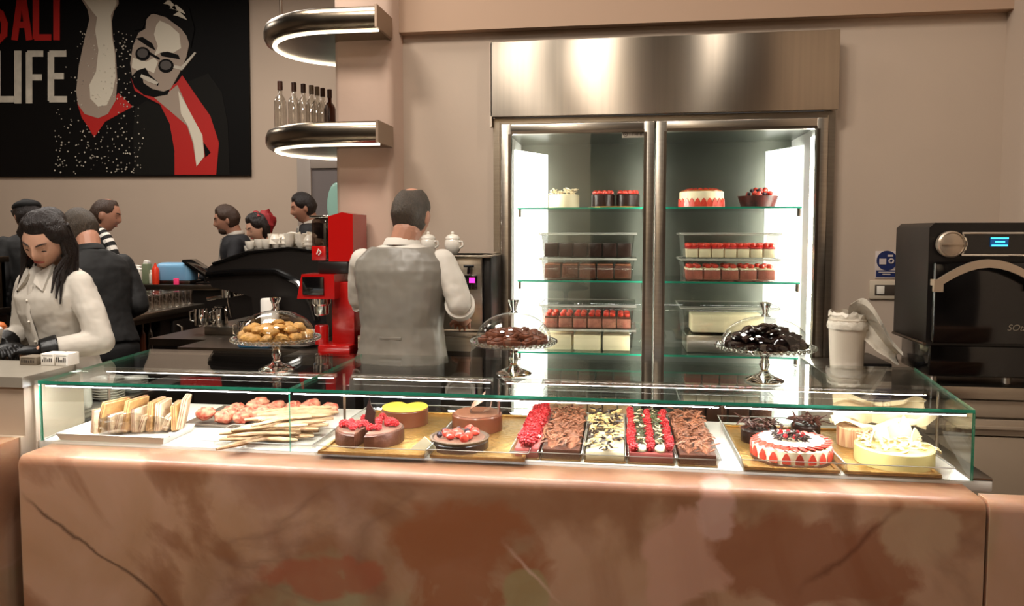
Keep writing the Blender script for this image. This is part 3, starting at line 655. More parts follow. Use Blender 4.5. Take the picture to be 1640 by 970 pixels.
MB().box(-.088, -.081, .465, -.015, -.074, .535, .004).obj('hopper_label', RED, gr)
MB().tube([(-.06, -.084, .495), (-.05, -.084, .52), (-.038, -.084, .505), (-.05, -.084, .49)], .0035, 6).obj('hopper_emblem', PORC, gr)
MB().box(-.10, -.08, .672, .0, .09, .685, .004).obj('hopper_lid', CHROME, gr)
# ---------------------------------------------------------------- espresso machine
em = thing('espresso_machine', 'large black coffee machine with white cups piled on its curved top', 'coffee machine', (-2.1, 4.35, .95))
def P2(px, py, Y=4.3): q = at(px, py, Y=Y); return (q.x+2.1, q.z-.95)
side = [(x, max(z, 0)) for x, z in [P2(*p) for p in ((388, 412), (430, 398), (490, 397), (535, 402), (545, 480), (548, 545), (440, 545), (432, 470), (372, 455), (362, 440), (366, 425))]]
MB().prism(side, -.28, .30).obj('machine_body', BLACKP, em, ang=40)
m = MB(); crv = [P2(*p) for p in ((366, 436), (420, 432), (470, 432), (505, 448), (525, 480), (533, 505))]
for y in (-.29,): m.tube([(x, y, z) for x, z in crv], .02, 8)
crv = [P2(*p) for p in ((374, 420), (430, 402), (490, 396), (535, 402))]
m.tube([(x, -.285, z) for x, z in crv], .01, 8); m.obj('side_moulding', BLACKG, em)
for k in range(3):
    y = -.2+.2*k; x, z = P2(385, 470); m = MB()
    m.lathe([(.036, 0), (.036, .05)], c=(x, y, z-.01), seg=14).tube([(x, y, z), (x-.13, y, z-.02)], .012, 8)
    m.obj('group_head', CHROME, em)
x, z = P2(425, 520); MB().box(x-.28, -.26, .0, x+.02, .28, .05, .006).obj('drip_tray', STEEL, em)
m = MB(); x, z = P2(398, 450); m.tube([(x, -.27, z), (x-.01, -.28, z-.09), (x+.01, -.28, z-.2)], .006, 8); m.obj('steam_wand', CHROME, em)
# cup prototype
def cup_mb():
    return MB().lathe([(.016, 0), (.018, .004), (.026, .018), (.031, .042), (.032, .05), (.029, .05), (.026, .03), (.015, .008), (0, .007)], seg=14)
rs = random.Random(11); first = None; n = 0
for row in range(4):
    for k in range(9):
        px = 393+k*13.5+rs.uniform(-3, 3); Y = 4.12+row*.1
        x = P2(px, 0, Y)[0]
        # top surface of the machine under this cup
        pts = [side[0], side[1], side[2], side[3]]; lx = x
        zt = side[0][1]
        for (xa, za), (xb, zb) in zip(pts, pts[1:]):
            if xa <= lx <= xb: zt = za+(zb-za)*(lx-xa)/(xb-xa)
        if lx < side[0][0]+.03 or lx > side[3][0]-.04: continue
        for lvl in range(2 if 2 < k < 8 else 1):
            loc = (x-2.1+rs.uniform(-.008, .008), Y, .95+zt+.004+lvl*.03)
            if first is None:
                first = thing('coffee_cup', 'white coffee cup in the pile on top of the black coffee machine', 'cup', loc, 0, 'white cups piled on the coffee machine')
                cup_mb().obj('cup_bowl', PORC, first); MB().tube([(.028, 0, .04), (.044, 0, .036), (.042, 0, .02), (.026, 0, .016)], .0035, 6).obj('cup_handle', PORC, first)
                first.rotation_euler.z = 1
            else:
                cc = dup(first, loc, rs.uniform(0, 6.28)); cc.scale = (1.1,)*3
                if lvl: cc.rotation_euler.x = rs.choice((0, .5, 3.14)); cc.location.z += .05 if cc.rotation_euler.x > 3 else 0
# plates, small items on machine counter
def plate_mb(r=.1): return MB().lathe([(r*.55, 0), (r*.6, .003), (r, .016), (r, .018), (r*.6, .006), (0, .005)], seg=28)
q = at(482, 556, Y=3.9)
pf = None
for i in range(8):
    loc = (at(482, 556, Y=3.75).x+rs.uniform(-.002, .002), 3.74, .95+i*.009)
    pf2 = plate_mb(.095).obj('saucer', PORC, None, loc) if pf is None else pf.copy()
    if pf is None: pf = tag(pf2, 'white saucer in the stack beside the red grinder', 'plate', 'saucers stacked beside the grinder')
    else: COL.objects.link(pf2); pf2.location = loc
q = at(412, 548, Y=3.7)
tag(MB().box(-.09, -.05, 0, .09, .05, .03, .012).obj('blue_cloth', mat('blue_cloth', (50, 120, 160), .8, bump=.6, bscale=25), None, (q.x, 3.70, .95)), 'folded blue cloth behind the cookie stand', 'cloth')
q = at(378, 500, Y=4.1)
sp = thing('milk_pitcher', 'steel milk pitcher left of the coffee machine', 'pitcher', (at(385, 540, Y=3.9).x, 3.95, .95))
MB().lathe([(.04, 0), (.042, .01), (.038, .08), (.036, .1), (.033, .1), (.035, .02), (0, .01)], seg=20).obj('pitcher_body', CHROME, sp); MB().tube([(-.038, 0, .09), (-.07, 0, .08), (-.068, 0, .03), (-.04, 0, .02)], .005, 8).obj('pitcher_handle', CHROME, sp)
for k, (xx, yy) in enumerate(((-2.46, 4.12), (-2.37, 4.16), (-2.42, 4.27))): dup(sp, (xx, yy, 1.0), k*1.3, ['left steel pitcher on the coffee machine drip tray', 'right steel pitcher on the coffee machine drip tray', 'rear steel pitcher on the coffee machine drip tray'][k])
q = at(418, 480, Y=4.5)
tw = tag(MB().lathe([(.05, 0), (.05, .22), (.045, .23)], seg=18).obj('paper_cup_tube', WPAPER, None, (at(432, 480, Y=3.98).x, 3.98, .95)), 'tall pale paper tube left of the coffee machine body', 'tube')
# tumblers on bar
gf = None; n = 0
for r_ in range(11):
    for c_ in range(6):
        x = -3.26-.078*c_; y = 4.5+.08*r_
        loc = (x+rs.uniform(-.006, .006), y+rs.uniform(-.006, .006), 1.0)
        if gf is None:
            gf = MB().lathe([(.03, 0), (.033, .004), (.030, .1), (.026, .115), (.0, .115)], seg=10).obj('tumbler', CUPG, None, loc)
            tag(gf, 'clear tumbler packed upside down among others on the bar counter', 'glass', 'tumblers packed on the bar counter')
        else:
            o = gf.copy(); COL.objects.link(o); o.location = loc
# upper layer of glasses in a rack
for r_ in range(6):
    for c_ in range(3):
        o = gf.copy(); COL.objects.link(o); o.location = (-3.494-.078*c_, 4.58+.08*r_, 1.117); o['label'] = 'clear tumbler in the upper layer standing on the packed tumblers'; o['group'] = 'upper layer of tumblers'
for k in range(7):   # lower shelf bottles
    y = 4.36+.085*k
    bottle([BOTG, CAPR, BOTG, BLACKG, BOTG, CAPR, BOTG][k], [CAPB, BLACKP, STEELD][k % 3], 'mixer_bottle', '%s %s bottle from the front in the open shelf under the tumblers' % (ORD[k], ['clear', 'amber', 'clear', 'black', 'clear', 'amber', 'clear'][k]), (-3.30, y, .70), .22, None, .022)
# guest bar objects: sign says only colours and shapes
gx = lambda px, Y=5.55: at(px, 400, Y=Y).x
bx_ = thing('blue_box', 'pale blue rounded dispenser on the guest bar', 'box', (gx(275), 5.62, 1.14))
MB().box(-.15, -.08, .0, .15, .08, .17, .04, seg=4).obj('box_body', mat('pale_blue', (120, 170, 205), .35), bx_)
MB().box(-.16, -.09, .0, .16, .09, .03, .01).obj('box_base', STEELD, bx_)
rb = thing('red_bottle', 'red squeeze bottle standing left of the blue dispenser', 'bottle', (gx(248, 5.5), 5.5, 1.14))
MB().lathe([(.026, 0), (.028, .01), (.028, .12), (.02, .135)], seg=14).obj('bottle_body', mat('sauce_red', (225, 60, 30), .35), rb); MB().lathe([(.016, .135), (.005, .17)], seg=10).obj('nozzle', mat('sauce_red2', (225, 60, 30), .35), rb)
pk_ = tag(MB().box(-.02, -.01, 0, .02, .01, .05, .004).obj('pink_tag', mat('pink_tag', (235, 60, 110), .5, emit=.3), None, (gx(281, 5.48), 5.48, 1.14)), 'small pink card in front of the blue dispenser', 'card')  # weak glow added to the card's pink
for k, (px, hh) in enumerate(((222, .1), (232, .16), (238, .08), (212, .12))):
    t = thing('bar_caddy', '%s white and green condiment packet holder from the left beside the red bottle' % ORD[[1, 2, 3, 0][k]], 'caddy', (gx(px, 5.56), 5.56+.02*k, 1.14))
    MB().box(-.025, -.03, 0, .025, .03, hh, .004).obj('holder', [PORC, mat('caddy_green', (120, 130, 100), .6), PORC, WPAPER][k], t)
    MB().box(-.02, -.02, hh-.02, .02, .02, hh+.025, .003, rot=(0, 14, 0)).obj('packets', WPAPER, t)
tl_ = thing('till_screen', 'tilted black till screen the man in a dark suit is touching', 'screen', (gx(322, 5.6), 5.62, 1.14))
MB().box(-.03, -.06, 0, .09, .06, .015, .004).obj('stand_base', BLACKP, tl_); MB().tube([(.02, 0, .01), (.02, 0, .1)], .015, 8).obj('stand', BLACKP, tl_)
MB().box(-.14, -.10, .11, .12, .10, .13, .004, rot=(0, 32, 0)).obj('screen_panel', BLACKG, tl_)
# left unit contents
for i in range(5):
    t = tag(plate_mb(.13).obj('dinner_plate', PORC, None, (-4.32, 4.25, 1.39+i*.012)), 'white dinner plate in the stack behind the woman\'s shoulder', 'plate', 'plates stacked on the left bar unit')
for i in range(3):
    t = tag(plate_mb(.12).obj('oval_plate', PORC, None, (-4.68, 4.2, 1.39+i*.012)), 'white plate in the low stack at the far left edge', 'plate', 'low stack of plates at the far left')
t = thing('serving_board', 'small board with an orange snack at the left edge beside the woman', 'board', (at(-12, 520, Y=2.95).x-.1, 3.05, 1.08))
MB().box(-.2, -.12, .0, .08, .12, .02, .004).obj('board', PORC, t)
for k in range(4): MB().ball((-.12+.05*k, .0, .04), (.035, .04, .022), 12, amp=.3, seed=k).obj('snack', mat('orange_snack', (206, 110, 50), .5, var=.4, vscale=40), t)
MB().box(-.25, -.14, -.13, .1, .14, .0).obj('board_stand', STEELD, t)
# tea boxes on ledge
for k, (px0, px1, z1, mm, lab) in enumerate(((31, 58, .03, mat('grey_box', (120, 108, 92), .6), 'small grey printed box on the service ledge under the gloves'), (65, 86, .044, WPAPER, 'white printed tea box, left of the two on the service ledge'), (88, 108, .044, WPAPER, 'white printed tea box, right of the two on the service ledge'))):
    a = at(px0, 572, Y=2.42); c = at(px1, 572, Y=2.42)
    t = thing('tea_box', lab, 'box', ((a.x+c.x)/2, 2.45, 1.07)); w_ = (c.x-a.x)/2
    MB().box(-w_, -.03, 0, w_, .03, z1, .002).obj('carton', mm, t)
    m = MB(); rs2 = random.Random(k)
    for i in range(6): m.box(-w_*.8+i*w_*.27, -.0308, z1*.3, -w_*.8+i*w_*.27+w_*.16, -.030, z1*(.5+.25*rs2.random()))
    m.box(-w_*.8, -.0308, z1*.82, w_*.8, -.030, z1*.86); m.obj('printed_marks', mat('box_ink', (60, 52, 46), .6), t, smooth=False)
# plates and jug on side work counter
q = at(155, 643, Z=.87); 
for i in range(8):
    o = plate_mb(.063).obj('side_plate', PORC, None, (-2.065, 2.76, .87+i*.0105)); tag(o, 'white side plate in the stack seen through the left end of the display', 'plate', 'side plates stacked left of the display')
for i in range(5):
    o = plate_mb(.06).obj('spare_plate', PORC, None, (-2.065, 2.92, .87+i*.0105)); tag(o, 'white plate in the lower stack behind the side plates', 'plate', 'spare plates behind the side plates')
j = thing('white_jug', 'small white jug standing in front of the stacked side plates', 'jug', (-2.06, 2.61, .87))
MB().lathe([(.028, 0), (.033, .02), (.03, .07), (.033, .09), (.029, .09), (.027, .03), (0, .01)], seg=18).obj('jug_body', PORC, j); MB().tube([(-.03, 0, .075), (-.055, 0, .06), (-.05, 0, .025), (-.03, 0, .02)], .004, 8).obj('jug_handle', PORC, j)
# ---------------------------------------------------------------- cake stands
def stand(x, y, lab, dlab, r=.155):
    t = thing('cake_stand', lab, 'cake stand', (x, y, 1.051))
    MB().lathe([(.062, 0), (.064, .004), (.05, .012), (.02, .024), (.011, .04), (.018, .055), (.012, .075), (.024, .1), (.03, .104)], seg=28).obj('pedestal', SOLIDG, t)
    MB().lathe([(.03, .104), (r-.01, .106), (r, .112), (r+.002, .122), (r-.004, .122), (r-.012, .114), (.0, .113)], seg=48, wob=lambda i, z: .012*math.cos(i*math.pi*2/3) if z > .109 else 0).obj('plate', DOMEG, t)
    m = MB()
    for i in range(48): a = i*2*math.pi/48; m.ball((r*math.cos(a), r*math.sin(a), .118), .006, 6)
    tag(m.obj('beaded_rim', SOLIDG, t), kind='stuff')
    d = thing('glass_dome', dlab, 'dome', (x, y, 1.051+.114))
    rd = r-.018; H = .105
    MB().lathe([(rd, 0), (rd, .012)]+[(rd*math.cos(a), .012+(H-.012)*math.sin(a)) for a in [i*math.pi/24 for i in range(1, 12)]]+[(.012, H)], seg=40, cap=False).obj('dome_shell', DOMEG, d)
    MB().tube([(rd*math.cos(i*math.pi/20), rd*math.sin(i*math.pi/20), .003) for i in range(41)], .0028, 6, caps=False, upv=(0, 0, 1)).obj('dome_rim', SOLIDG, d)
    MB().lathe([(.016, H), (.010, H+.008), (.012, H+.02), (.02, H+.042), (.019, H+.046), (.0, H+.046)], seg=12).obj('knob', SOLIDG, d)
    return 1.051+.1145
sx = [(at(444, 592, Z=1.05).x, 2.56), (at(822, 600, Z=1.05).x, 2.60), (at(1218, 604, Z=1.05).x, 2.60)]
zt = stand(*sx[0], 'left glass cake stand holding golden cookies on the display top', 'left glass dome over the golden cookies')
stand(*sx[1], 'middle glass cake stand holding brown cakes on the display top', 'middle glass dome over the brown cakes', .15)
stand(*sx[2], 'right glass cake stand holding dark chocolates on the display top', 'right glass dome over the dark chocolates', .16)
rs = random.Random(5)
def pile(name, lab, cat, group, m_, c, layers, mk):
    f = None
    for z, r_, n in layers:
        for i in range(n):
            a = 2*math.pi*i/n+z*40+rs.uniform(-.1, .1)
            loc = (c[0]+r_*math.cos(a), c[1]+r_*math.sin(a), zt+z)
            if f is None:
                f = mk().obj(name, m_, None, loc); tag(f, lab, cat, group)
            else: o = f.copy(); COL.objects.link(o); o.location = loc; o.rotation_euler = (rs.uniform(-.4, .4), rs.uniform(-.4, .4), rs.uniform(0, 6)); s = rs.uniform(.88, 1.1); o.scale = (s, s, s)
pile('cookie', 'round golden sesame cookie under the left glass dome', 'cookie', 'cookies under the left dome', COOKIE, sx[0],
     [(.014, .108, 13), (.014, .065, 7), (.014, .02, 2), (.038, .085, 9), (.042, .04, 5), (.056, .015, 2)], lambda: MB().ball((0, 0, 0), (.027, .025, .016), 14, amp=.25))
def bar():
    m = MB(); m.box(-.028, -.016, -.012, .028, .016, .006, .005); m.ball((0, 0, .008), (.02, .012, .008), 8); return m
pile('brownie', 'small brown cake finger with cream under the middle glass dome', 'cake', 'brown cakes under the middle dome', mat('brown_cake', (120, 66, 42), .5, var=.5, vscale=70, bump=.3), sx[1],
     [(.013, .1, 13), (.013, .055, 7), (.03, .075, 9), (.033, .03, 4)], bar)
pile('chocolate_truffle', 'dark glossy chocolate piece under the right glass dome', 'chocolate', 'chocolates under the right dome', mat('glossy_choc', (26, 14, 12), .15, coat=.5), sx[2],
     [(.013, .112, 14), (.013, .07, 9), (.034, .09, 12), (.036, .045, 7), (.056, .055, 7), (.066, .015, 3)], lambda: MB().ball((0, 0, 0), (.03, .022, .013), 12, amp=.3))
# ---------------------------------------------------------------- display contents
DZ = .8425
RIM = mat('clear_rim', (232, 228, 216), .15, trans=.5)
def curls(m, x0, x1, y0, y1, z, n, L=.03, r=.0035, seed=0, up=.01, flat=.5):
    q = random.Random(seed)
    for i in range(n):
        x, y = q.uniform(x0, x1), q.uniform(y0, y1); a = q.uniform(0, 6.28); l = L*q.uniform(.6, 1.2); el = q.uniform(-.3, .7)
        c = Vector((x, y, z+q.uniform(0, up))); d = Vector((math.cos(a)*math.cos(el), math.sin(a)*math.cos(el), math.sin(el)))
        s = Vector((-math.sin(a), math.cos(a), .4)); k = q.uniform(.15, .4)
        m.tube([c-d*l/2, c+s*l*k*.7, c+d*l/2+s*l*k*.1], [r*.7, r, r*.6], 5, flat=flat)
    return m
def rasp_mb(r=.011):
    m = MB(); q = random.Random(2)
    for k in range(5):
        z = r*(-.7+.4*k); rr = r*math.sqrt(max(.05, 1-(z/r)**2))*.75; n = max(3, int(7*rr/r/.75))
        for i in range(n): a = 2*math.pi*(i+.5*(k % 2))/n; m.ball((rr*math.cos(a), rr*math.sin(a), z), r*.34, 6)
    m.ball((0, 0, 0), r*.75, 8); return m
_r = rasp_mb().obj('raspberry', BERRY, None); RM = _r.data; bpy.data.objects.remove(_r)
_s = MB().lathe([(0.001, -.012), (.007, -.006), (.011, .003), (.010, .009), (.005, .012)], seg=12).obj('strawberry', STRAW); SM = _s.data; bpy.data.objects.remove(_s)
_b = MB().ball((0, 0, 0), .0075, 10).obj('blackberry', mat('dark_berry', (40, 22, 34), .3, bump=.5, bscale=300)); BM = _b.data; bpy.data.objects.remove(_b)
_p = MB().ball((0, 0, 0), (.012, .009, .007), 8).obj('crumb', mat('pistachio', (190, 186, 110), .6)); PMs = _p.data; bpy.data.objects.remove(_p)
def put(me, name, parent, loc, rot=(0, 0, 0), s=1):
    o = bpy.data.objects.new(name, me); COL.objects.link(o); o.parent = parent; o.location = loc; o.rotation_euler = rot; o.scale = (s, s, s) if not hasattr(s, '__len__') else s; return o
def tray(name, lab, x0, x1, y0, y1, h=.022, m_=None, sk=0):    # clear tray with a raised lip; sk shears the far end sideways
    cx, cy = (x0+x1)/2, (y0+y1)/2; t = thing(name, lab, 'tray', (cx, cy, DZ)); w_, l = (x1-x0)/2, (y1-y0)/2
    P = lambda o, z: [Vector((sx_*(w_-o)+sk*sy, sy*(l-o), z)) for sx_, sy in ((-1, -1), (1, -1), (1, 1), (-1, 1))]
    m = MB(); m.ring_loft([P(.01, 0), P(.004, h*.6), P(0, h), P(.004, h), P(.008, h*.6), P(.013, .003)])
    m.obj('tray_body', m_ or ACR, t, smooth=False)
    if m_ is None or m_ is ACR: MB().tube([Vector((a*w_, b_*l, h)) for a, b_ in ((-1, -1), (0, -1), (1, -1), (1, 0), (1, 1), (0, 1), (-1, 1), (-1, 0), (-1, -1))], .0016, 5).obj('tray_rim', RIM, t)
    return t
def goldboard(lab, x0, x1, y0, y1, z=.006):
    t = thing('gold_cake_board', lab, 'cake board', ((x0+x1)/2, (y0+y1)/2, DZ+z)); w_, l = (x1-x0)/2, (y1-y0)/2
    MB().box(-w_, -l, 0, w_, l, .004, .001).obj('board', GOLD, t)
    m = MB(); m.box(-w_, -l, .004, w_, -l+.012, .010, .002).box(-w_, l-.012, .004, w_, l, .010, .002).box(-w_, -l, .004, -w_+.012, l, .010, .002).box(w_-.012, -l, .004, w_, l, .010, .002); m.obj('raised_border', GOLD, t); return t
# five long cakes running front to back
yr0, yr1 = 2.29, 2.78
def frontx(px, z=.86): return at(px, 728, Y=2.29).x
rows = [('raspberry', 824, 862), ('milk', 868, 928), ('nut', 938, 1000), ('mixed', 1008, 1078), ('milk2', 1088, 1148)]
labs = {'raspberry': 'narrow cake covered with raspberries, leftmost of the five long cakes', 'milk': 'long cake covered with milk chocolate curls beside the raspberry cake', 'nut': 'long cake with striped brown and cream chocolate curls, middle of the five',
        'mixed': 'long cake with raspberry rows and dark piped cream between them', 'milk2': 'long cake with milk chocolate curls, rightmost of the five long cakes'}
for k, (kind, a, c) in enumerate(rows):
    x0, x1 = frontx(a), frontx(c); cx = (x0+x1)/2; w_ = (x1-x0)/2
    tray('cake_tray', 'clear tray under the %s of the five long cakes from the left' % ORD[k], x0-.012, x1+.012, yr0-.022, yr1+.02, .03)
    t = thing('long_cake', labs[kind], 'cake', (cx, (yr0+yr1)/2, DZ+.004)); l = (yr1-yr0)/2
    base = {'raspberry': mat('pink_sponge', (190, 90, 84), .6), 'milk': CHOC, 'nut': CREAM, 'mixed': mat('berry_sponge', (150, 70, 62), .6), 'milk2': CHOC}[kind]
    MB().box(-w_, -l, 0, w_, l, .032, .004).obj('cake_base', base, t)
    m = MB(); m.box(-w_-.004, -l-.005, -.002, w_+.004, l+.005, .0); m.obj('cake_card', GOLD, t)
    if kind == 'raspberry':
        for i in range(13):
            for j in (-.85, 0, .85) if i % 2 else (-.45, .45):
                put(RM, 'raspberry', t, (j*w_*.6+rs.uniform(-.003, .003), -l+.012+i*(2*l-.02)/12, .042+rs.uniform(0, .012)), (rs.random(), rs.random(), 0), rs.uniform(1.25, 1.6))
        m = MB(); q = random.Random(8)
        for i in range(26): m.ball((q.uniform(-w_, w_)*.7, q.uniform(-l, l)*.95, .04), (.008, .01, .006), 6, amp=.3, seed=i)
        tag(m.obj('cream_dots', CREAM, t), kind='stuff')
    elif kind in ('milk', 'milk2'):
        m = MB(); m.ball((-w_*.5, 0, .03), (w_*.5, l*.98, .024), 12).ball((w_*.5, 0, .03), (w_*.5, l*.98, .024), 12); m.obj('cake_top', CHOCM, t)
        tag(curls(MB(), -w_, w_, -l, l*.97, .042, 240, .032, .004, seed=k, up=.022).obj('chocolate_curls', CHOCM, t), kind='stuff')
    elif kind == 'nut':
        tag(curls(MB(), -w_, w_*.85, -l, l*.97, .036, 95, .03, .0055, seed=3, up=.018).obj('cream_curls', mat('cream_curl', (224, 190, 124), .5, var=.2), t), kind='stuff')
        tag(curls(MB(), -w_, w_*.85, -l, l*.97, .036, 95, .03, .0055, seed=4, up=.018).obj('dark_curls', CHOCD, t), kind='stuff')
    else:
        for j in (-.86, 0, .86):
            for i in range(13): put(RM, 'raspberry', t, (j*w_+rs.uniform(-.005, .005), -l+.014+i*(2*l-.02)/12, .041+rs.uniform(0, .008)), (rs.random(), rs.random(), 0), rs.uniform(1.1, 1.35))
        for s_ in (-.43, .43):
            m = MB()
            for i in range(14):
                z = .036; y = -l+.02+i*(2*l-.03)/13; m.lathe([(.016, 0), (.014, .008), (.006, .014), (.001, .019)], c=(s_*w_, y, z), seg=8)
            tag(curls(MB(), s_*w_-.011, s_*w_+.011, -l+.02, l*.97, .05, 60, .022, .004, int(s_*9)+40, .016).obj('dark_flakes', LGREEN, t), kind='stuff'); tag(curls(MB(), s_*w_-.012, s_*w_+.012, -l+.02, l*.97, .05, 22, .022, .004, int(s_*9)+60, .018).obj('cream_flakes', mat('cream_flake', (214, 190, 150), .5), t), kind='stuff')
            m.obj('piped_cream', mat('olive_choc', (84, 66, 48), .5, var=.3, vscale=80), t)
        m = MB(); m.ball((-.43*w_, -l+.02, .038), (.018, .02, .016), 10); m.ball((.43*w_, -l+.02, .038), (.018, .02, .016), 10); m.obj('cream_tip', CREAM, t)
# helper for round cake
def disc(t, name, m_, r, z0, z1, c=(0, 0), a0=0, a1=360, bev=.004, bite=None):
    n = 40; full = (a1-a0) >= 360; pts = []
    for i in range(n if full else n+1):
        a = R(a0+(a1-a0)*i/n); rr = r
        if bite: rr = bite(math.degrees(a) % 360, r)
        pts.append(Vector((c[0]+rr*math.cos(a), c[1]+rr*math.sin(a), 0)))
    if not full: pts.append(Vector((c[0], c[1], 0)))
    ctr = sum(pts, Vector())/len(pts)
    def ring(z, s): return [ctr+(p-ctr)*s+Vector((0, 0, z)) for p in pts]
    m = MB(); m.ring_loft([ring(z0, 1), ring(z1-bev, 1), ring(z1, 1-bev/r)]); return m.obj(name, m_, t, ang=35)
# gold trays A (left) with halved raspberry cake and yellow mousse cake
q = lambda px, py: at(px, py, Z=.85)
goldboard('gold board under the raspberry chocolate cake and the yellow topped cake', -.95, -.60, 2.24, 2.80, .004)
goldboard('gold board under the strawberry tart and the plain chocolate cake', -.585, -.285, 2.25, 2.80, .004)
tray('cake_tray', 'wide clear tray around the raspberry chocolate cake', -.965, -.590, 2.225, 2.815, .035)
tray('cake_tray', 'wide clear tray around the strawberry tart', -.588, -.272, 2.235, 2.815, .035)
c = at(593, 700, Z=.86)
t = thing('raspberry_cake', 'dark chocolate cake cut in two halves with raspberries and a tall chocolate sail', 'cake', (c.x, 2.40, DZ+.009))
for s_ in (-1, 1):
    a0, a1 = (95, 265) if s_ < 0 else (-85, 85)
    disc(t, 'cake_half', CHOC, .108, 0, .044, (s_*.007, 0), a0, a1); disc(t, 'cream_top', mat('mousse_top', (130, 92, 76), .5), .098, .044, .048, (s_*.010, 0), a0, a1, .002)
for i, (x, y) in enumerate(((-.085, -.03), (-.065, .0), (-.05, -.055), (-.038, -.06), (-.03, -.03), (-.07, -.045), (.02, -.055), (.045, -.05), (.035, -.01), (.06, .01), (.05, .04), (.08, -.015), (.085, .01), (.02, .03), (-.03, .03), (.065, .035), (-.015, -.01), (.025, .06))):
    put(RM, 'raspberry', t, (x, y, .059+.008*(i % 3 == 2)), (i, i*.7, 0), 1.12)
MB().prism([(-.012, .03), (-.018, .07), (-.010, .115), (.0, .145), (.004, .12), (.02, .095), (.014, .06), (.01, .03)], -.002, .004).obj('chocolate_sail', CHOCD, t)
c = at(640, 672, Z=.88)
def yb_(a, r): d = min(abs(a-95), 360-abs(a-95)); return r*(1-.62*math.exp(-(d/20.)**2))
t = thing('yellow_cake', 'round chocolate cake with a bright yellow top and a notch at the back', 'cake', (c.x, 2.64, DZ+.009))
disc(t, 'cake_side', GANACHE, .085, 0, .058, bite=yb_); disc(t, 'yellow_top', YEL, .084, .058, .063, bite=yb_, bev=.002)
t = thing('strawberry_tart', 'round chocolate tart topped with strawberries and dark berries', 'tart', (at(740, 705, Z=.86).x, 2.37, DZ+.009))
disc(t, 'tart_base', CHOCD, .095, 0, .026); MB().lathe([(.092, .024), (.098, .034), (.09, .036), (.084, .03)], seg=36).obj('tart_rim', mat('tart_rim', (96, 76, 60), .5), t); disc(t, 'tart_filling', mat('cocoa_filling', (120, 84, 66), .5), .085, .026, .032, bev=.002)
for i in range(13):
    a = i*2.4; r_ = .018*math.sqrt(i)
    put(SM if i % 3 else BM, 'strawberry' if i % 3 else 'blackberry', t, (r_*math.cos(a)*1.1, r_*math.sin(a), .045), (1.4+.3*math.sin(i), i, i*1.3), 1.35)
t = thing('chocolate_cake', 'plain round chocolate cake with two curled chocolate shards', 'cake', (at(762, 685, Z=.86).x, 2.60, DZ+.009))
disc(t, 'cake_body', GANACHE, .09, 0, .056); disc(t, 'cake_top', mat('cocoa_top', (128, 82, 60), .4), .083, .056, .06, bev=.002)
for s_, x in ((0, -.01), (1, .03)):
    sheet(8, 4, lambda u, v: (x+.04*(u-.3)+.012*math.sin(u*4)*(1 if s_ else -1), -.02*math.sin(u*3)+.03*(v-.5)+.02*s_, .058+(.075-.02*s_)*u*(.6+.4*v)), .0015).obj('chocolate_shard', mat('shard', (150, 112, 92), .35), t)
t_bl = tag(MB().prism([(-.05, 0), (.0, .045), (.05, 0)], -.002, .002).obj('price_card', CREAM, None, (at(690, 712, Z=.85).x, 2.30, DZ+.012)), 'small folded cream card between the two gold boards', 'card')
# right gold trays
x0, x1 = at(1192, 750, Z=.85).x, at(1500, 765, Z=.85).x
xm_ = at(1352, 758, Z=.85).x
goldboard('gold board under the big strawberry cake', x0, xm_-.008, 2.27, 2.77, .004); goldboard('gold board under the cream cake at the right end', xm_+.004, x1+.02, 2.27, 2.77, .004)
tray('cake_tray', 'clear tray around the big strawberry cake', x0-.012, xm_-.001, 2.25, 2.785, .04); tray('cake_tray', 'clear tray around the cream cake at the right end', xm_+.001, x1+.045, 2.25, 2.785, .04)
c = at(1262, 722, Z=.86)
t = thing('strawberry_cream_cake', 'big round cream cake ringed with strawberry slices and topped with chocolate curls', 'cake', (c.x, 2.40, DZ+.009))
disc(t, 'cake_body', CREAM, .118, 0, .050)
disc(t, 'cake_base', CHOC, .120, 0, .010)
hs = [(.0, .001), (.010, .006), (.014, .018), (.008, .030), (.0, .036)]
m0 = MB(); m0.prism([(-.012, .0), (-.013, .012), (-.006, .028), (.0, .033), (.006, .028), (.013, .012), (.012, 0)], -.003, .0); hsl = m0.obj('strawberry_half', STRAW); HM = hsl.data; bpy.data.objects.remove(hsl)
for i in range(20):
    a = i*2*math.pi/20; put(HM, 'strawberry_half', t, (.119*math.cos(a), .119*math.sin(a), .011), (0, 0, a+math.pi/2))
_w = MB().ball((0, 0, 0), (.027, .015, .004), 12).obj('white_slice', mat('slice_white', (236, 214, 196), .45)); WM = _w.data; bpy.data.objects.remove(_w)
_w = MB().ball((0, 0, 0), (.024, .014, .004), 12).obj('red_slice', STRAW); RS = _w.data; bpy.data.objects.remove(_w)
for i in range(26):
    a = i*2*math.pi/26; put(RS, 'strawberry_slice', t, (.098*math.cos(a), .098*math.sin(a), .054), (.25*math.sin(a), -.25*math.cos(a), a), 1)
for i in range(22):
    a = i*2*math.pi/22; put(WM, 'apple_slice', t, (.074*math.cos(a), .074*math.sin(a), .060), (0, 0, a+.3), 1)
tag(curls(MB(), -.05, .05, -.045, .045, .062, 60, .03, .004, 5, .012).obj('chocolate_curls', CHOCD, t), kind='stuff')
for i in range(8): put(RM, 'raspberry', t, (.035*math.cos(i*.8), .035*math.sin(i*.8), .073), (i, 0, 0), .6)
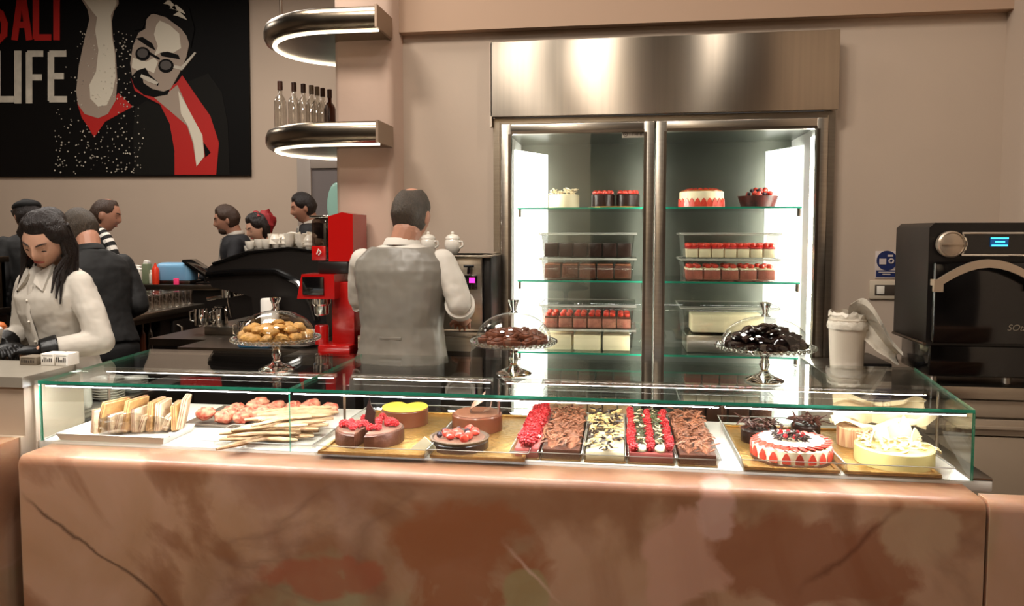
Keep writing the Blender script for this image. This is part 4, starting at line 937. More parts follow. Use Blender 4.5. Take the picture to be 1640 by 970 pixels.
for k, (px, Y, sc_, lab) in enumerate(((1216, 2.58, 1.0, 'dark chocolate slice heaped with curls at the left back of the strawberry cake'), (1290, 2.66, .8, 'dark chocolate slice heaped with curls behind the strawberry cake'))):
    t = thing('chocolate_slice', lab, 'cake', (at(px, 690, Y=Y).x, Y, DZ+.009))
    disc(t, 'slice_body', CHOCD, .06*sc_, 0, .045, bev=.006); tag(curls(MB(), -.06*sc_, .06*sc_, -.05*sc_, .05*sc_, .048, 46, .05, .005, 9+k, .022).obj('chocolate_curls', mat('choc_curl_dark', (70, 36, 26), .35), t), kind='stuff')
c = at(1432, 735, Z=.86)
t = thing('cream_cake', 'pale cream cake with white chocolate shards at the right end of the display', 'cake', (c.x, 2.40, DZ+.009))
disc(t, 'cake_body', mat('vanilla_sponge', (224, 202, 130), .5, var=.08, vscale=12), .112, 0, .052)
q2 = random.Random(4)
tag(curls(MB(), -.1, .1, -.095, .08, .055, 70, .03, .005, 21, .012).obj('white_curls', mat('white_choc', (242, 224, 170), .5), t), kind='stuff')
for i, (x, y, h) in enumerate(((-.03, .03, .06), (.01, .045, .07), (.05, .04, .085), (.075, .03, .05), (-.06, .03, .04))):
    m = MB(); m.prism([(-.03, 0), (-.015, h*.7), (.005, h), (.02, h*.6), (.03, 0)], -.002, .002); o = m.obj('white_chocolate_shard', mat('white_shard', (246, 232, 190), .45), t, (x, y, .05)); o.rotation_euler = (.25*math.sin(i*2), .2*math.cos(i), i*.5-.8)
for i in range(10): put(PMs, 'pistachio_crumb', t, (q2.uniform(-.09, .1), q2.uniform(-.09, .0), .062), (0, 0, 0), .6)
c = at(1370, 710, Z=.86)
t = thing('wrapped_cake', 'striped brown cake half wrapped in parchment behind the cream cake', 'cake', (at(1368, 700, Y=2.58).x, 2.58, DZ+.009))
disc(t, 'cake_body', mat('stripe_cake', (170, 92, 60), .5, var=.6, vscale=30, stretch=(6, 6, .3), col2=(220, 190, 140)), .055, 0, .062)
def pf_(u, v):
    n = noise.noise(Vector((u*4, v*2.5, .7)))
    return (-.05+u*.29, .06+.05*math.sin(u*3.2)+.05*n, .062+.075*(v)+.018*n+.014*math.sin(u*9)-.02*u*(1-v))
sheet(22, 8, pf_, .0012).obj('parchment_sheet', PAPER, t)
def pf2(u, v):
    n = noise.noise(Vector((u*4, v*3, 5.7)))
    return (-.07+u*.32, .04-.06*v+.03*n, .06+.03*n+.02*math.sin(u*7+1)+.018*u)
sheet(20, 8, pf2, .0012).obj('parchment_fold', PAPER, t)
# left trays
WTR = mat('white_tray', (236, 230, 222), .3)
q0 = at(112, 707, Z=.85); q1 = at(285, 720, Z=.85)
tray('pastry_tray', 'white tray under the wafer slices at the left end of the display', -1.90, -1.50, 2.27, 2.46, .025, WTR)
tray('pastry_tray', 'white tray under the thin pastry sticks', -1.37, -.98, 2.27, 2.48, .022, ACR)
t_ = tray('pastry_tray', 'dark edged tray under the red dusted pastries', -1.58, -1.12, 2.50, 2.80, .012, mat('tray_grey', (120, 108, 96), .4))
f = None
for i in range(12):
    px = 168+i*9.2; x = at(px, 690, Y=2.36).x
    lab = '%s layered wafer slice from the left, leaning in the clear bag row' % ORD[i]
    t = thing('wafer_slice', lab, 'pastry', (x, 2.37+.008*i, DZ+.012), R(70+4*i), 'layered wafer slices at the left end')
    m = MB(); hh_ = .085+.03*math.sin(i*1.9); th_ = 10+12*math.sin(i*2.3); m.box(-.05, -.011, 0, .05, .011, hh_, .004, rot=(th_, 0, 0)); m.obj('slice_body', PASTRY if i % 3 == 1 else BISC, t)
    m = MB(); m.box(-.051, -.004, .003, .051, -.002, hh_+.001, rot=(th_, 0, 0)).box(-.051, .003, .003, .051, .005, hh_+.001, rot=(th_, 0, 0)); m.obj('filling', CHOCM, t)
def bgf(u, v):
    n = noise.noise(Vector((u*5, v*4, 2.2)))
    return (-.11+u*.26, -.06-.02*math.sin(u*3)+.012*n, .012+v*(.055+.03*math.sin(u*3))+.006*n)
bg = thing('clear_bag', 'crinkled clear bag around the layered wafer slices', 'bag', (at(215, 690, Y=2.33).x, 2.36, DZ+.005)); sheet(20, 6, bgf, .001).obj('bag_film', pane_mat('bag_film', (.95, .93, .9), 2.2, .12, .12), bg)
m_bun = mat('red_dusted_bun', (222, 170, 136), .6, var=.8, vscale=55, col2=(196, 60, 44), bump=.4)
f = None
for r_ in range(4):
    for c_ in range(5):
        x = -1.52+.072*c_+.03*(r_ % 2)+.03*r_; y = 2.56+.062*r_; loc = (x, y, DZ+.026+(.0 if (r_+c_) % 3 else .012))
        if f is None:
            f = MB().ball((0, 0, 0), (.036, .032, .024), 14, amp=.3).obj('dusted_bun', m_bun, None, loc); tag(f, 'round pastry dusted with red sugar on the grey edged tray', 'pastry', 'red dusted pastries')
        else: o = f.copy(); COL.objects.link(o); o.location = loc; o.rotation_euler = (0, 0, rs.uniform(0, 6))
f = None
for i in range(34):
    lvl = i//9; k = i % 9
    x = -1.17+rs.uniform(-.04, .04)+lvl*.012; y = 2.30+k*.026+rs.uniform(-.006, .006)+lvl*.02; ang = R(rs.choice((rs.uniform(5, 30), rs.uniform(25, 60))))
    loc = (x, y, DZ+.018+lvl*.019)
    if f is None:
        f = MB().tube([(-.13, 0, 0), (-.06, 0, .003), (.0, .004, .004), (.07, 0, .002), (.13, .002, 0)], [.006, .012, .009, .012, .006], 8, flat=.8).obj('pastry_stick', mat('stick_pastry', (206, 166, 122), .6, var=.5, vscale=35, bump=.4), None, loc); tag(f, 'thin sugared pastry stick in the crossed heap by the glass seam', 'pastry', 'heap of thin pastry sticks'); f.rotation_euler = (0, 0, ang)
    else: o = f.copy(); COL.objects.link(o); o.location = loc; o.rotation_euler = (0, rs.uniform(-.06, .06), ang); s = rs.uniform(.8, 1.1); o.scale = (s, s, s)
# ---------------------------------------------------------------- fridge contents
def fx(px, Y=4.2): return at(px, 400, Y=Y).x
FY = 4.2
S1, S2, S3, S4 = [z+.001 for z in FSH]
t = thing('white_cream_cake', 'pale cream cake on the top shelf behind the left fridge door', 'cake', (fx(903), FY, S1))
disc(t, 'cake_body', CREAM, .085, 0, .075); tag(curls(MB(), -.07, .07, -.06, .06, .075, 50, .035, .006, 31, .03).obj('cream_swirls', CREAM, t), kind='stuff'); disc(t, 'cake_card', GOLD, .1, -.0005, .0005)
t = thing('glazed_chocolate_cake', 'two chocolate cakes with red fruit on a gold card, top shelf of the left door', 'cake', (fx(985), FY, S1))
disc(t, 'cake_card', GOLD, .155, 0, .006)
for s_ in (-1, 1):
    disc(t, 'cake_body', CHOCD, .064, .006, .075, (s_*.068, 0)); 
    for i in range(11): a = i*2*math.pi/10; put(SM, 'strawberry', t, (s_*.068+(.045*math.cos(a) if i < 10 else 0), .045*math.sin(a) if i < 10 else 0, .082), (1.3, 0, a), 1.3)
t = thing('fraisier_cake', 'cream cake ringed with strawberry halves, top shelf of the right door', 'cake', (fx(1122), FY, S1))
disc(t, 'cake_body', CREAM, .118, 0, .085)
for i in range(24): a = i*2*math.pi/24; put(HM, 'strawberry_half', t, (.1185*math.cos(a), .1185*math.sin(a), .004), (0, 0, a+math.pi/2), 1.35)
for i in range(18): a = i*2*math.pi/18; put(RS, 'strawberry_slice', t, (.09*math.cos(a), .09*math.sin(a), .094), (0, .4, a), 1.0)
disc(t, 'jelly_top', mat('amber_jelly', (180, 96, 40), .2, var=.5, vscale=30), .112, .085, .093)
t = thing('dark_fruit_tart', 'dark chocolate tart heaped with red berries, top shelf of the right door', 'tart', (fx(1212), FY, S1))
MB().lathe([(.085, 0), (.105, .06), (.1, .06), (.09, .05), (0, .05)], seg=32).obj('tart_shell', mat('tart_shell', (96, 36, 30), .4, var=.6, vscale=25, col2=(30, 16, 14)), t)
for i in range(16): a = i*2.4; r_ = .017*math.sqrt(i); put(SM if i % 2 else BM, 'berry', t, (r_*math.cos(a), r_*math.sin(a), .07+.02*(i < 6)), (i, 0, a), 1.4)
def clearbox(lab, x0, x1, z0, h, y0=4.06, y1=4.42):
    t = thing('clear_food_box', lab, 'box', ((x0+x1)/2, (y0+y1)/2, z0)); w_, l = (x1-x0)/2, (y1-y0)/2
    P = lambda s, z: [Vector((a*w_*s, b_*l*s, z)) for a, b_ in ((-1, -1), (1, -1), (1, 1), (-1, 1))]
    m = MB(); m.ring_loft([P(.92, 0), P(.97, h*.9), P(1.0, h*.92), P(1.0, h*.96)], cap=False); m.bm.faces.new([m.bm.verts.new(v) for v in P(.92, .0)]); m.obj('box_body', ACR, t, smooth=False)
    for hh_ in (h*.95, h): MB().tube([P(1.02, hh_)[i % 4] for i in range(5)], .0022, 5).obj('box_rim', RIM, t)
    m = MB(); m.ring_loft([P(1.02, h*.92), P(1.02, h), P(.94, h)], cap=False); m.ring_loft([P(.94, h), P(.94, h-.004)]); m.obj('lid', ACR, t, smooth=False); return t
def blocks(x0, x1, z, h, n, m_, lab, grp, m2=None, rows=2, top=None):
    w_ = (x1-x0)/n; f = None
    for r_ in range(rows):
        for i in range(n):
            loc = (x0+w_*(i+.5), 4.12+.13*r_, z)
            if f is None:
                f = thing('cake_portion', lab, 'cake', loc, 0, grp); MB().box(-w_*.46, -.045, 0, w_*.46, .055, h, .005).obj('portion_body', m_, f)
                if m2: MB().box(-w_*.44, -.043, h, w_*.44, .053, h+.01, .004).obj('portion_top', m2, f)
                if top == 's':
                    for k in (-1, 1): put(SM, 'strawberry', f, (k*w_*.2, -.01, h+.014), (.2, 0, k), 1.5)
            else: dup(f, loc)
XL = (fx(866, 4.1), fx(1018, 4.1)); XR = (fx(1092, 4.1), fx(1248, 4.1))
clearbox('lower clear box of chocolate portions, second shelf behind the left door', *XL, S2, .115); clearbox('upper clear box of chocolate portions stacked behind the left door', *XL, S2+.117, .135)
blocks(XL[0]+.02, XL[1]-.02, S2+.006, .07, 5, CHOC, 'chocolate cake portion in the lower clear box behind the left door', 'chocolate portions, lower box', CHOCM)
blocks(XL[0]+.02, XL[1]-.02, S2+.123, .075, 6, CHOCD, 'dark cake portion in the upper clear box behind the left door', 'chocolate portions, upper box')
clearbox('lower clear box of fruit cakes, second shelf behind the right door', *XR, S2, .115); clearbox('upper clear box of strawberry cakes stacked behind the right door', *XR, S2+.117, .135)
blocks(XR[0]+.02, XR[1]-.02, S2+.006, .05, 5, mat('berry_layer', (170, 92, 74), .5, var=.4, vscale=30), 'pink and brown cake portion in the lower clear box behind the right door', 'fruit portions, lower box', CREAM, top='s')
blocks(XR[0]+.02, XR[1]-.02, S2+.123, .045, 7, CREAM, 'strawberry topped cream portion in the upper clear box behind the right door', 'strawberry portions, upper box', BERRY, top='s')
clearbox('lower clear box of vanilla portions, third shelf behind the left door', *XL, S3, .12); clearbox('upper clear box of pink topped portions, third shelf behind the left door', *XL, S3+.122, .13)
blocks(XL[0]+.02, XL[1]-.02, S3+.006, .08, 3, CREAM, 'vanilla cream portion in the lower box on the third shelf', 'vanilla portions')
blocks(XL[0]+.02, XL[1]-.02, S3+.128, .05, 6, mat('pink_cake', (178, 112, 92), .5, var=.4, vscale=40, bump=.3), 'pink brown cake portion in the upper box on the third shelf', 'pink portions', CHOC, top='s')
clearbox('clear box of cream slab cake, third shelf behind the right door', *XR, S3+.10, .15); MBx = thing('cream_slab_cake', 'long cream slab cake behind the right fridge door', 'cake', ((XR[0]+XR[1])/2, 4.22, S3+.107)); MB().box(-.19, -.1, 0, .19, .1, .095, .008).obj('slab_body', CREAM, MBx)
sd = thing('steel_pan', 'steel pan under the clear box on the third shelf of the right door', 'pan', ((XR[0]+XR[1])/2, 4.25, S3)); MB().box(-.22, -.15, 0, .22, .15, .095, .01).obj('pan_body', STEEL, sd)
clearbox('clear box of square cakes on the lowest shelf behind the left door', XL[0]-.0, XL[1]+.01, S4, .10)
blocks(XL[0]+.02, XL[1]-.01, S4+.006, .07, 6, mat('square_cake', (190, 148, 112), .5, var=.3), 'square beige cake in the lowest clear box behind the left door', 'square beige cakes')
clearbox('clear box of dark cakes on the lowest shelf behind the right door', *XR, S4, .13)
blocks(XR[0]+.02, XR[1]-.02, S4+.006, .09, 4, CHOC, 'chocolate block in the lowest clear box behind the right door', 'chocolate blocks, lowest box')
# ---------------------------------------------------------------- people
SKIN = mat('skin', (206, 158, 132), .5, sss=.08, var=.08, vscale=14); SKIN2 = mat('skin_tan', (176, 126, 102), .5, sss=.08, var=.1, vscale=14)
HAIRD = mat('dark_hair', (30, 20, 17), .38, var=.4, vscale=30, stretch=(6, 6, .6), bump=.7, bscale=60)
HAIRG = mat('greying_hair', (74, 62, 50), .5, var=.55, vscale=30, stretch=(6, 6, 1.2), bump=.7, bscale=60)
HAIRB = mat('brown_hair', (66, 44, 30), .45, var=.4, vscale=30, stretch=(6, 6, 1), bump=.6, bscale=60)
WSHIRT = mat('white_shirt', (196, 188, 176), .8, bump=.25, bscale=14, var=.05, vscale=6); BLKC = mat('black_cloth', (12, 11, 11), .75, bump=.25, bscale=12)
GREYV = mat('grey_satin', (122, 116, 106), .38, bump=.35, bscale=7, var=.12, vscale=5, stretch=(1, 1, .5)); NAVY = mat('dark_suit', (20, 19, 23), .8, bump=.15, bscale=12)
GLOVE = mat('black_glove', (12, 10, 10), .4, bump=.2, bscale=30)
LIP = mat('lips', (168, 84, 74), .4); EYEW = mat('eye_white', (220, 210, 200), .2); BROW = mat('brow_hair', (40, 26, 20), .7)
def skull(d, fem=0):
    x, y, z = d
    X, Y, Z = .074*x, .094*y, .116*z
    if z < 0:
        k = (-z)**1.6; X *= 1-(.38+.06*fem)*k
        if y < 0: Y *= 1-.45*min(1, (-z)*1.3); 
        else: Y *= 1-.12*k
    if y > 0: Y *= .95
    if z > .3: X *= 1+.03
    g = lambda cx, cz, sx_, sz: math.exp(-((x-cx)/sx_)**2-((z-cz)/sz)**2)
    if y > 0:
        nz = math.exp(-(x/.13)**2)*(0 if z > .22 else (math.exp(-((z+.16)/.14)**2)*.020 + (.010*math.exp(-((z-.05)/.16)**2))))
        Y += nz-.0085*(g(.38, .06, .2, .12)+g(-.38, .06, .2, .12))+.004*(g(.36, .27, .3, .08)+g(-.36, .27, .3, .08))
        Y += .006*g(0, -.47, .26, .07)-.003*g(0, -.62, .2, .05)+.009*g(0, -.80, .3, .14)+.003*(g(.5, -.2, .2, .2)+g(-.5, -.2, .2, .2))
        Y -= .002*g(0, -.36, .2, .05)
    return Vector((X, Y, Z))
def head_bm(M4, fem=0):
    b = bmesh.new(); bmesh.ops.create_uvsphere(b, u_segments=48, v_segments=36, radius=1)
    for v in b.verts: v.co = M4 @ skull(v.co.copy(), fem)
    return b
def hair_obj(M4, m_, parent, style, fem=0):
    b = bmesh.new(); bmesh.ops.create_uvsphere(b, u_segments=56, v_segments=40, radius=1)
    kill = []
    for v in b.verts:
        d = v.co.copy(); x, y, z = d
        line = {'short': .58, 'thin': .72, 'crop': .60, 'long': .62}.get(style, .55)
        # hair covers where 'h' > 0: crown and back, down to the nape
        front = z-(line if abs(x) < .5 else line-1.2*(abs(x)-.5))
        side = -y*1.6-.05+(.45 if z > 0 else 0)*(z)+(.0 if z > -.45 else -3*(-.45-z))
        h = max(front if y > -.2 else 1 if z > -.45 else -1, min(side, z+.62))
        if style == 'long': h = max(h, (.1-y)*1.2 if z < .5 else -1)
        if style == 'thin' and z > 0: h = min(h, (x*x*1.2+(y+.15)**2-.13)*1.6)
        t = {'short': .014, 'thin': .008, 'crop': .006, 'long': .020}.get(style, .012)
        hh = max(-.15, min(1, h*5))
        n = noise.noise(Vector((x*7, y*7, z*2.5)))*.25+noise.noise(Vector((x*20, y*20, z*5)))*.15
        off = t*hh*(1+n)
        if h < -.12: kill.append(v)
        v.co = M4 @ (skull(d, fem)+d.normalized()*off)
    bmesh.ops.delete(b, geom=kill, context='VERTS')
    m = MB(); m.add(b); return m.obj('hair', m_, parent, ang=80)
def limb(m, pts, rad, seg=14, flat=1):
    # add intermediate points so that the tube tapers and ends in round caps
    m.tube(pts, rad, seg, flat=flat)
    m.ball(pts[0], rad[0]*.99, seg); m.ball(pts[-1], rad[-1]*.99, seg)
    for p, r in list(zip(pts, rad))[1:-1]: m.ball(p, r*.995, seg)
def loft(m, secs, n=28, sq=2.4):
    rings = []
    for c, rx, ry, tilt in secs:
        ct_, st_ = math.cos(tilt), math.sin(tilt); ring = []
        for i in range(n):
            a = 2*math.pi*i/n; ca, sa = math.cos(a), math.sin(a)
            x = rx*math.copysign(abs(ca)**(2/sq), ca); y = ry*math.copysign(abs(sa)**(2/sq), sa)
            ring.append(Vector((c[0]+x, c[1]+y*ct_, c[2]-y*st_)))
        rings.append(ring)
    m.ring_loft(rings)
def hand(m, w, d, up, s=1, side=1, curl=.5):
    d = Vector(d).normalized(); up = Vector(up); up = (up-d*up.dot(d)).normalized(); sd = d.cross(up)*side; w = Vector(w)
    # palm
    rings = []
    for t, hw, hh in ((-.01, .024, .019), (.02, .034, .016), (.06, .041, .014), (.088, .040, .011)):
        rings.append([w+d*t*s+sd*hw*s*math.cos(a)+up*hh*s*math.sin(a) for a in [i*math.pi/6 for i in range(12)]])
    m.ring_loft(rings)
    for k, (o, L) in enumerate(((-.030, .062), (-.010, .072), (.010, .068), (.029, .052))):
        p = w+d*.078*s+sd*o*s; c = curl*(1+.15*k); pts = [p]; ang = 0
        for j, f in enumerate((.45, .32, .23)):
            ang += c*(.6+.25*j); p = p+(d*math.cos(ang)-up*math.sin(ang))*L*f*s+sd*o*.04; pts.append(p)
        m.tube(pts, [.0095*s, .009*s, .0082*s, .0065*s], 8); m.ball(pts[-1], .0066*s, 8)
    p = w+d*.015*s-sd*.024*s; pts = [p, p+d*.03*s-sd*.022*s-up*.006, p+d*.056*s-sd*.030*s-up*.016*s, p+d*.078*s-sd*.028*s-up*.026*s]
    m.tube(pts, [.014*s, .011*s, .0095*s, .007*s], 8); m.ball(pts[-1], .007*s, 8)
def remesh(o, vox, smooth=3, disp=0, dscale=.1):
    r = o.modifiers.new('remesh', 'REMESH'); r.mode = 'VOXEL'; r.voxel_size = vox; r.use_smooth_shade = True
    s = o.modifiers.new('smooth', 'SMOOTH'); s.iterations = smooth; s.factor = .5
    if disp:
        t = bpy.data.textures.new('folds', 'CLOUDS'); t.noise_scale = dscale; t.noise_depth = 2
        d = o.modifiers.new('folds', 'DISPLACE'); d.texture = t; d.strength = disp; d.mid_level = .5; d.texture_coords = 'LOCAL'
    return o
def person(label, loc, rz, s=1.0, lean=0, head=(0, 0, 0), headfwd=0, arms=None, skin=None, hair=None, hstyle='short', fem=0, top='shirt', topm=None, trous=None, vox=.008, sh=.19, gloves=None, sleeve=1.0, face=True, neck_lean=0, width=1.0, headside=0):
    skin = skin or SKIN; t = thing('person', label, 'person', loc, R(rz)); S = s
    piv = Vector((0, 0, .96)); La = R(lean)
    def B(x, y, z):
        v = Vector((x, y, z))-piv
        if z > .96: v = Vector((v.x, v.y*math.cos(La)+v.z*math.sin(La), -v.y*math.sin(La)+v.z*math.cos(La)))
        return (v+piv)*S
    base = [(.90, .165, .115), (.97, .168, .118), (1.05, .155, .105), (1.13, .145, .10), (1.22, .158, .108), (1.31, .172, .115), (1.375, .180, .112), (1.42, .170, .098), (1.45, .140, .085), (1.475, .105, .074), (1.50, .072, .064)]
    if fem: base = [(z, rx*(.90 if z > 1.0 else 1.0)*(.93 if 1.05 < z < 1.2 else 1), ry*(1.0 if not 1.28 < z < 1.4 else 1.12)) for z, rx, ry in base]
    def secs(o, z0=0, z1=9): return [(B(0, 0, z), (rx+o)*S*width, (ry+o)*S, La if z > .96 else 0) for z, rx, ry in base if z0 <= z <= z1]
    hc = B(headside, .03+headfwd, 1.618 if not fem else 1.61)
    hm = Matrix.Translation(hc) @ Matrix.Rotation(R(head[0]), 4, 'Z') @ Matrix.Rotation(-R(lean*.5+head[1]), 4, 'X') @ Matrix.Rotation(R(head[2]), 4, 'Y') @ Matrix.Scale(S*(1.07 if not fem else 1.03), 4)
    # ---- body, one surface
    m = MB(); loft(m, secs(-.010)); m.add(head_bm(hm, fem))
    nb = B(0, -.01, 1.46); nt = hm @ Vector((0, -.025, -.06)); limb(m, [nb, (nb+nt)/2, nt], [.068*S, .062*S, .062*S])
    for e in (-1, 1): m.ball(hm @ Vector((e*.076, -.012, -.005)), (.011*S, .022*S, .032*S), 10, rot=(-lean*.5-head[1], 0, head[0]+e*-18))
    arms = arms or {}
    A = {}
    for e, key in ((1, 'R'), (-1, 'L')):
        a = arms.get(key) or {'e': (e*.25, -.01, 1.17), 'w': (e*.26, .06, .93), 'd': (0, .1, -1), 'u': (e, 0, 0)}
        shp = B(e*(sh-.012)*width, 0, 1.425); el = Vector(a['e'])*S; wr = Vector(a['w'])*S
        A[e] = (shp, el, wr, a)
        limb(m, [shp-Vector((e*.02, 0, .03)), (shp+el)/2, el], [.042*S, .040*S, .036*S]); limb(m, [el, el+(wr-el)*.35, wr], [.039*S, .038*S, .026*S])
        hand(m, wr, a.get('d', wr-el), a.get('u', (0, 0, 1)), S*(.80 if gloves else .92 if fem else 1), e, a.get('c', .5))
        limb(m, [B(e*.085, 0, .93), Vector((e*.095, .01, .50))*S, Vector((e*.10, -.01, .09))*S], [.085*S, .056*S, .038*S])
        m.tube([Vector((e*.10, -.05, .045))*S, Vector((e*.105, .05, .04))*S, Vector((e*.11, .15, .03))*S], [.04*S, .042*S, .03*S], 10, flat=.8)
    body = remesh(m.obj('body', skin, t), vox*.62 if face and vox < .01 else vox*.8, 1)
    # ---- clothes
    TM = topm or WSHIRT; off = .016 if top != 'jacket' else .026
    def sleeves(m, r0, frac=1.0, off=.014):
        for e in (-1, 1):
            shp, el, wr, a = A[e]; k = S
            limb(m, [shp-Vector((e*.012, 0, .012)), (shp+el)/2, el], [(.046+off)*k, (.044+off)*k, (.040+off)*k])
            end = el+(wr-el)*frac
            if frac > .02: m.tube([el, el+(end-el)*.5, end], [(.040+off)*k, (.036+off)*k, (.028+off)*k if frac > .5 else (.040+off)*k], 14)
    m = MB(); loft(m, secs(off, .93 if top != 'tee' else .9, 1.48)+[(B(0, 0, 1.495), .075*S, .062*S, La)]); sleeves(m, 0, sleeve if top != 'vest' else .12)
    st = remesh(m.obj('shirt' if top != 'jacket' else 'jacket', WSHIRT if top == 'vest' else TM, t), vox, 2, .013 if top != 'jacket' else .008, .085)
    if top == 'vest':
        m = MB(); ss = secs(.030, .93, 1.49); loft(m, ss, sq=2.3); remesh(m.obj('waistcoat', TM, t), vox*.8, 3, .018, .13)
        for e in (-1, 1):   # rolled cuffs
            shp, el, wr, a = A[e]; dd = (wr-el).normalized(); MB().tube([el+dd*.0, el+dd*.035*S, el+dd*.055*S], [.066*S, .064*S, .061*S], 18).obj('rolled_cuff', WSHIRT, t)
    if top in ('vest', 'shirt'):   # collar
        m = MB(); rr = []
        for z, r in ((1.468, .082), (1.485, .074), (1.520, .067), (1.518, .073), (1.488, .088)):
            c = B(0, -.002, z); rr.append([c+Vector((r*S*math.cos(a), r*S*.92*math.sin(a)*math.cos(La), (-.028*S*max(0, math.sin(a))**2)-r*S*math.sin(a)*math.sin(La))) for a in [i*math.pi/14+.18 for i in range(-7, 22)] if True])
        m.ring_loft(rr, cap=False, closed=False); m.obj('collar', WSHIRT, t, ang=80)
    if top == 'shirt' and fem:
        m = MB()
        for e in (-1, 1):   # pointed collar wings
            a = B(e*.02, .088, 1.468); b_ = B(e*.075, .05, 1.505); c_ = B(e*.068, .112, 1.40); d_ = B(e*.028, .112, 1.435)
            m.ring_loft([[a, b_, c_, d_], [v+Vector((0, .014, .006)) for v in (a, b_, c_, d_)]])
        m.obj('collar_wing', WSHIRT, t, smooth=False)
        m = MB(); m.tube([B(0, .118, 1.43), B(0, .150, 1.32), B(0, .125, 1.18), B(0, .130, 1.0)], .014*S, 6, flat=.35, upv=(0, 1, 0)); m.obj('button_placket', WSHIRT, t)
        for z, y in ((1.37, .144), (1.28, .150), (1.19, .134)): m = MB(); m.ball(B(0, y, z), .005, 8); m.obj('button', PORC, t)
    if top == 'jacket':
        m = MB(); f = lambda x, y, z: B(x, y, z)
        for o, nm, mm in ((0, 'shirt_front', WSHIRT),):
            a = [f(-.055, .105, 1.475), f(.055, .105, 1.475), f(.02, .15, 1.22), f(-.02, .15, 1.22)]
            m.ring_loft([a, [v+Vector((0, .006, 0)) for v in a]]); m.obj(nm, mm, t, smooth=False)
        m = MB(); m.ring_loft([[f(-.012, .112, 1.46), f(.012, .112, 1.46), f(.018, .162, 1.24), f(-.018, .162, 1.24)], [f(-.012, .12, 1.46), f(.012, .12, 1.46), f(.018, .17, 1.24), f(-.018, .17, 1.24)]]); m.obj('tie', mat('grey_tie', (120, 116, 110), .5), t, smooth=False)
        m = MB()
        for z, r in ((1.49, .068),): m.tube([B(r*math.cos(a), -.002+r*.95*math.sin(a), z+.012-.02*max(0, math.sin(a))) for a in [i*math.pi/10+math.pi*.5+.4 for i in range(17)]], .012*S, 8, flat=1.8); m.obj('collar', WSHIRT, t)
    m = MB(); loft(m, [(B(0, 0, z), (rx+.014)*S*width, (ry+.014)*S, 0) for z, rx, ry in base[:2]]+[(B(0, 0, 1.0), .165*S, .118*S, 0)])
    for e in (-1, 1): limb(m, [B(e*.085, 0, .92), Vector((e*.095, .01, .50))*S, Vector((e*.10, -.01, .10))*S], [.10*S, .072*S, .058*S])
    remesh(m.obj('trousers', trous or BLKC, t), .014, 3)
    m = MB()
    for e in (-1, 1): m.tube([Vector((e*.10, -.06, .045))*S, Vector((e*.105, .05, .045))*S, Vector((e*.11, .165, .03))*S], [.045*S, .048*S, .036*S], 12, flat=.85); m.ball(Vector((e*.11, .165, .03))*S, (.036*S, .036*S, .03*S), 10)
    m.obj('shoes', BLACKG, t)
    if gloves:
        m = MB()
        for e in (-1, 1):
            shp, el, wr, a = A[e]; hand(m, wr, a.get('d', wr-el), a.get('u', (0, 0, 1)), S*1.08, e, a.get('c', .5)); dd = (el-wr).normalized(); m.tube([wr-dd*.01, wr+dd*.05], [.046*S, .060*S], 14)
        remesh(m.obj('gloves', GLOVE, t), .004, 1)
    if hstyle: hair_obj(hm, hair or HAIRD, t, hstyle, fem)
    if face:
        for e in (-1, 1):
            m = MB(); m.ball(hm @ Vector((e*.029, .0655, .004)), .0105*S, 12); o = m.obj('eye', EYEW, t); m = MB(); m.ball(hm @ Vector((e*.029, .0652, .0085)), .0122*S, 12); m.obj('eyelid', skin, o)
            MB().ball(hm @ Vector((e*.029, .0735, .000)), .0042*S, 8).obj('iris', BLACKG, o)
            MB().tube([hm @ Vector((e*(.016+.028*u), .0775-.010*u*u, .0015-.006*abs(u-.5))) for u in (0, .25, .5, .75, 1)], [.0015, .0028, .003, .0028, .002], 6).obj('eyelashes', BROW, t)
            MB().tube([hm @ Vector((e*(.012+.036*u), .0862-.018*u*u, .027+.009*math.sin(u*2.2))) for u in (0, .25, .5, .75, 1)], [.0022, .0034, .0034, .0028, .0012], 6).obj('eyebrow', BROW, t)
        m = MB(); m.tube([hm @ Vector((x, .0825-3.2*x*x*5, -.052-.3*abs(x)*.1)) for x in (-.022, -.011, 0, .011, .022)], [.001, .0042, .005, .0042, .001], 8, flat=1.1); m.obj('lips', LIP, t)
    return t, hm, B
def W(px, py, Y): return at(px, py, Y=Y)
def loc_of(px, Y): q = at(px, 400, Y=Y); return (q.x, Y, 0)
# waiter in a grey waistcoat, back to the camera
t, hm, B = person('man seen from behind in grey satin waistcoat and white rolled sleeves at the steel counter', loc_of(642, 3.22), -6, 1.005, 2, (-4, 6, 2), .0,
    {'R': {'e': (.275, -.01, 1.235), 'w': (.235, .17, 1.14), 'd': (-.4, 1, -.1), 'c': .6}, 'L': {'e': (-.25, .10, 1.24), 'w': (-.12, .28, 1.16), 'd': (.4, 1, -.1), 'c': .6}},
    SKIN2, HAIRG, 'thin', 0, 'vest', GREYV, vox=.007, face=True, sh=.20, width=1.06, headside=.03)
MB().box(-.05, -.128, 1.09, .05, -.120, 1.102, .002).obj('waistcoat_strap', GREYV, t)
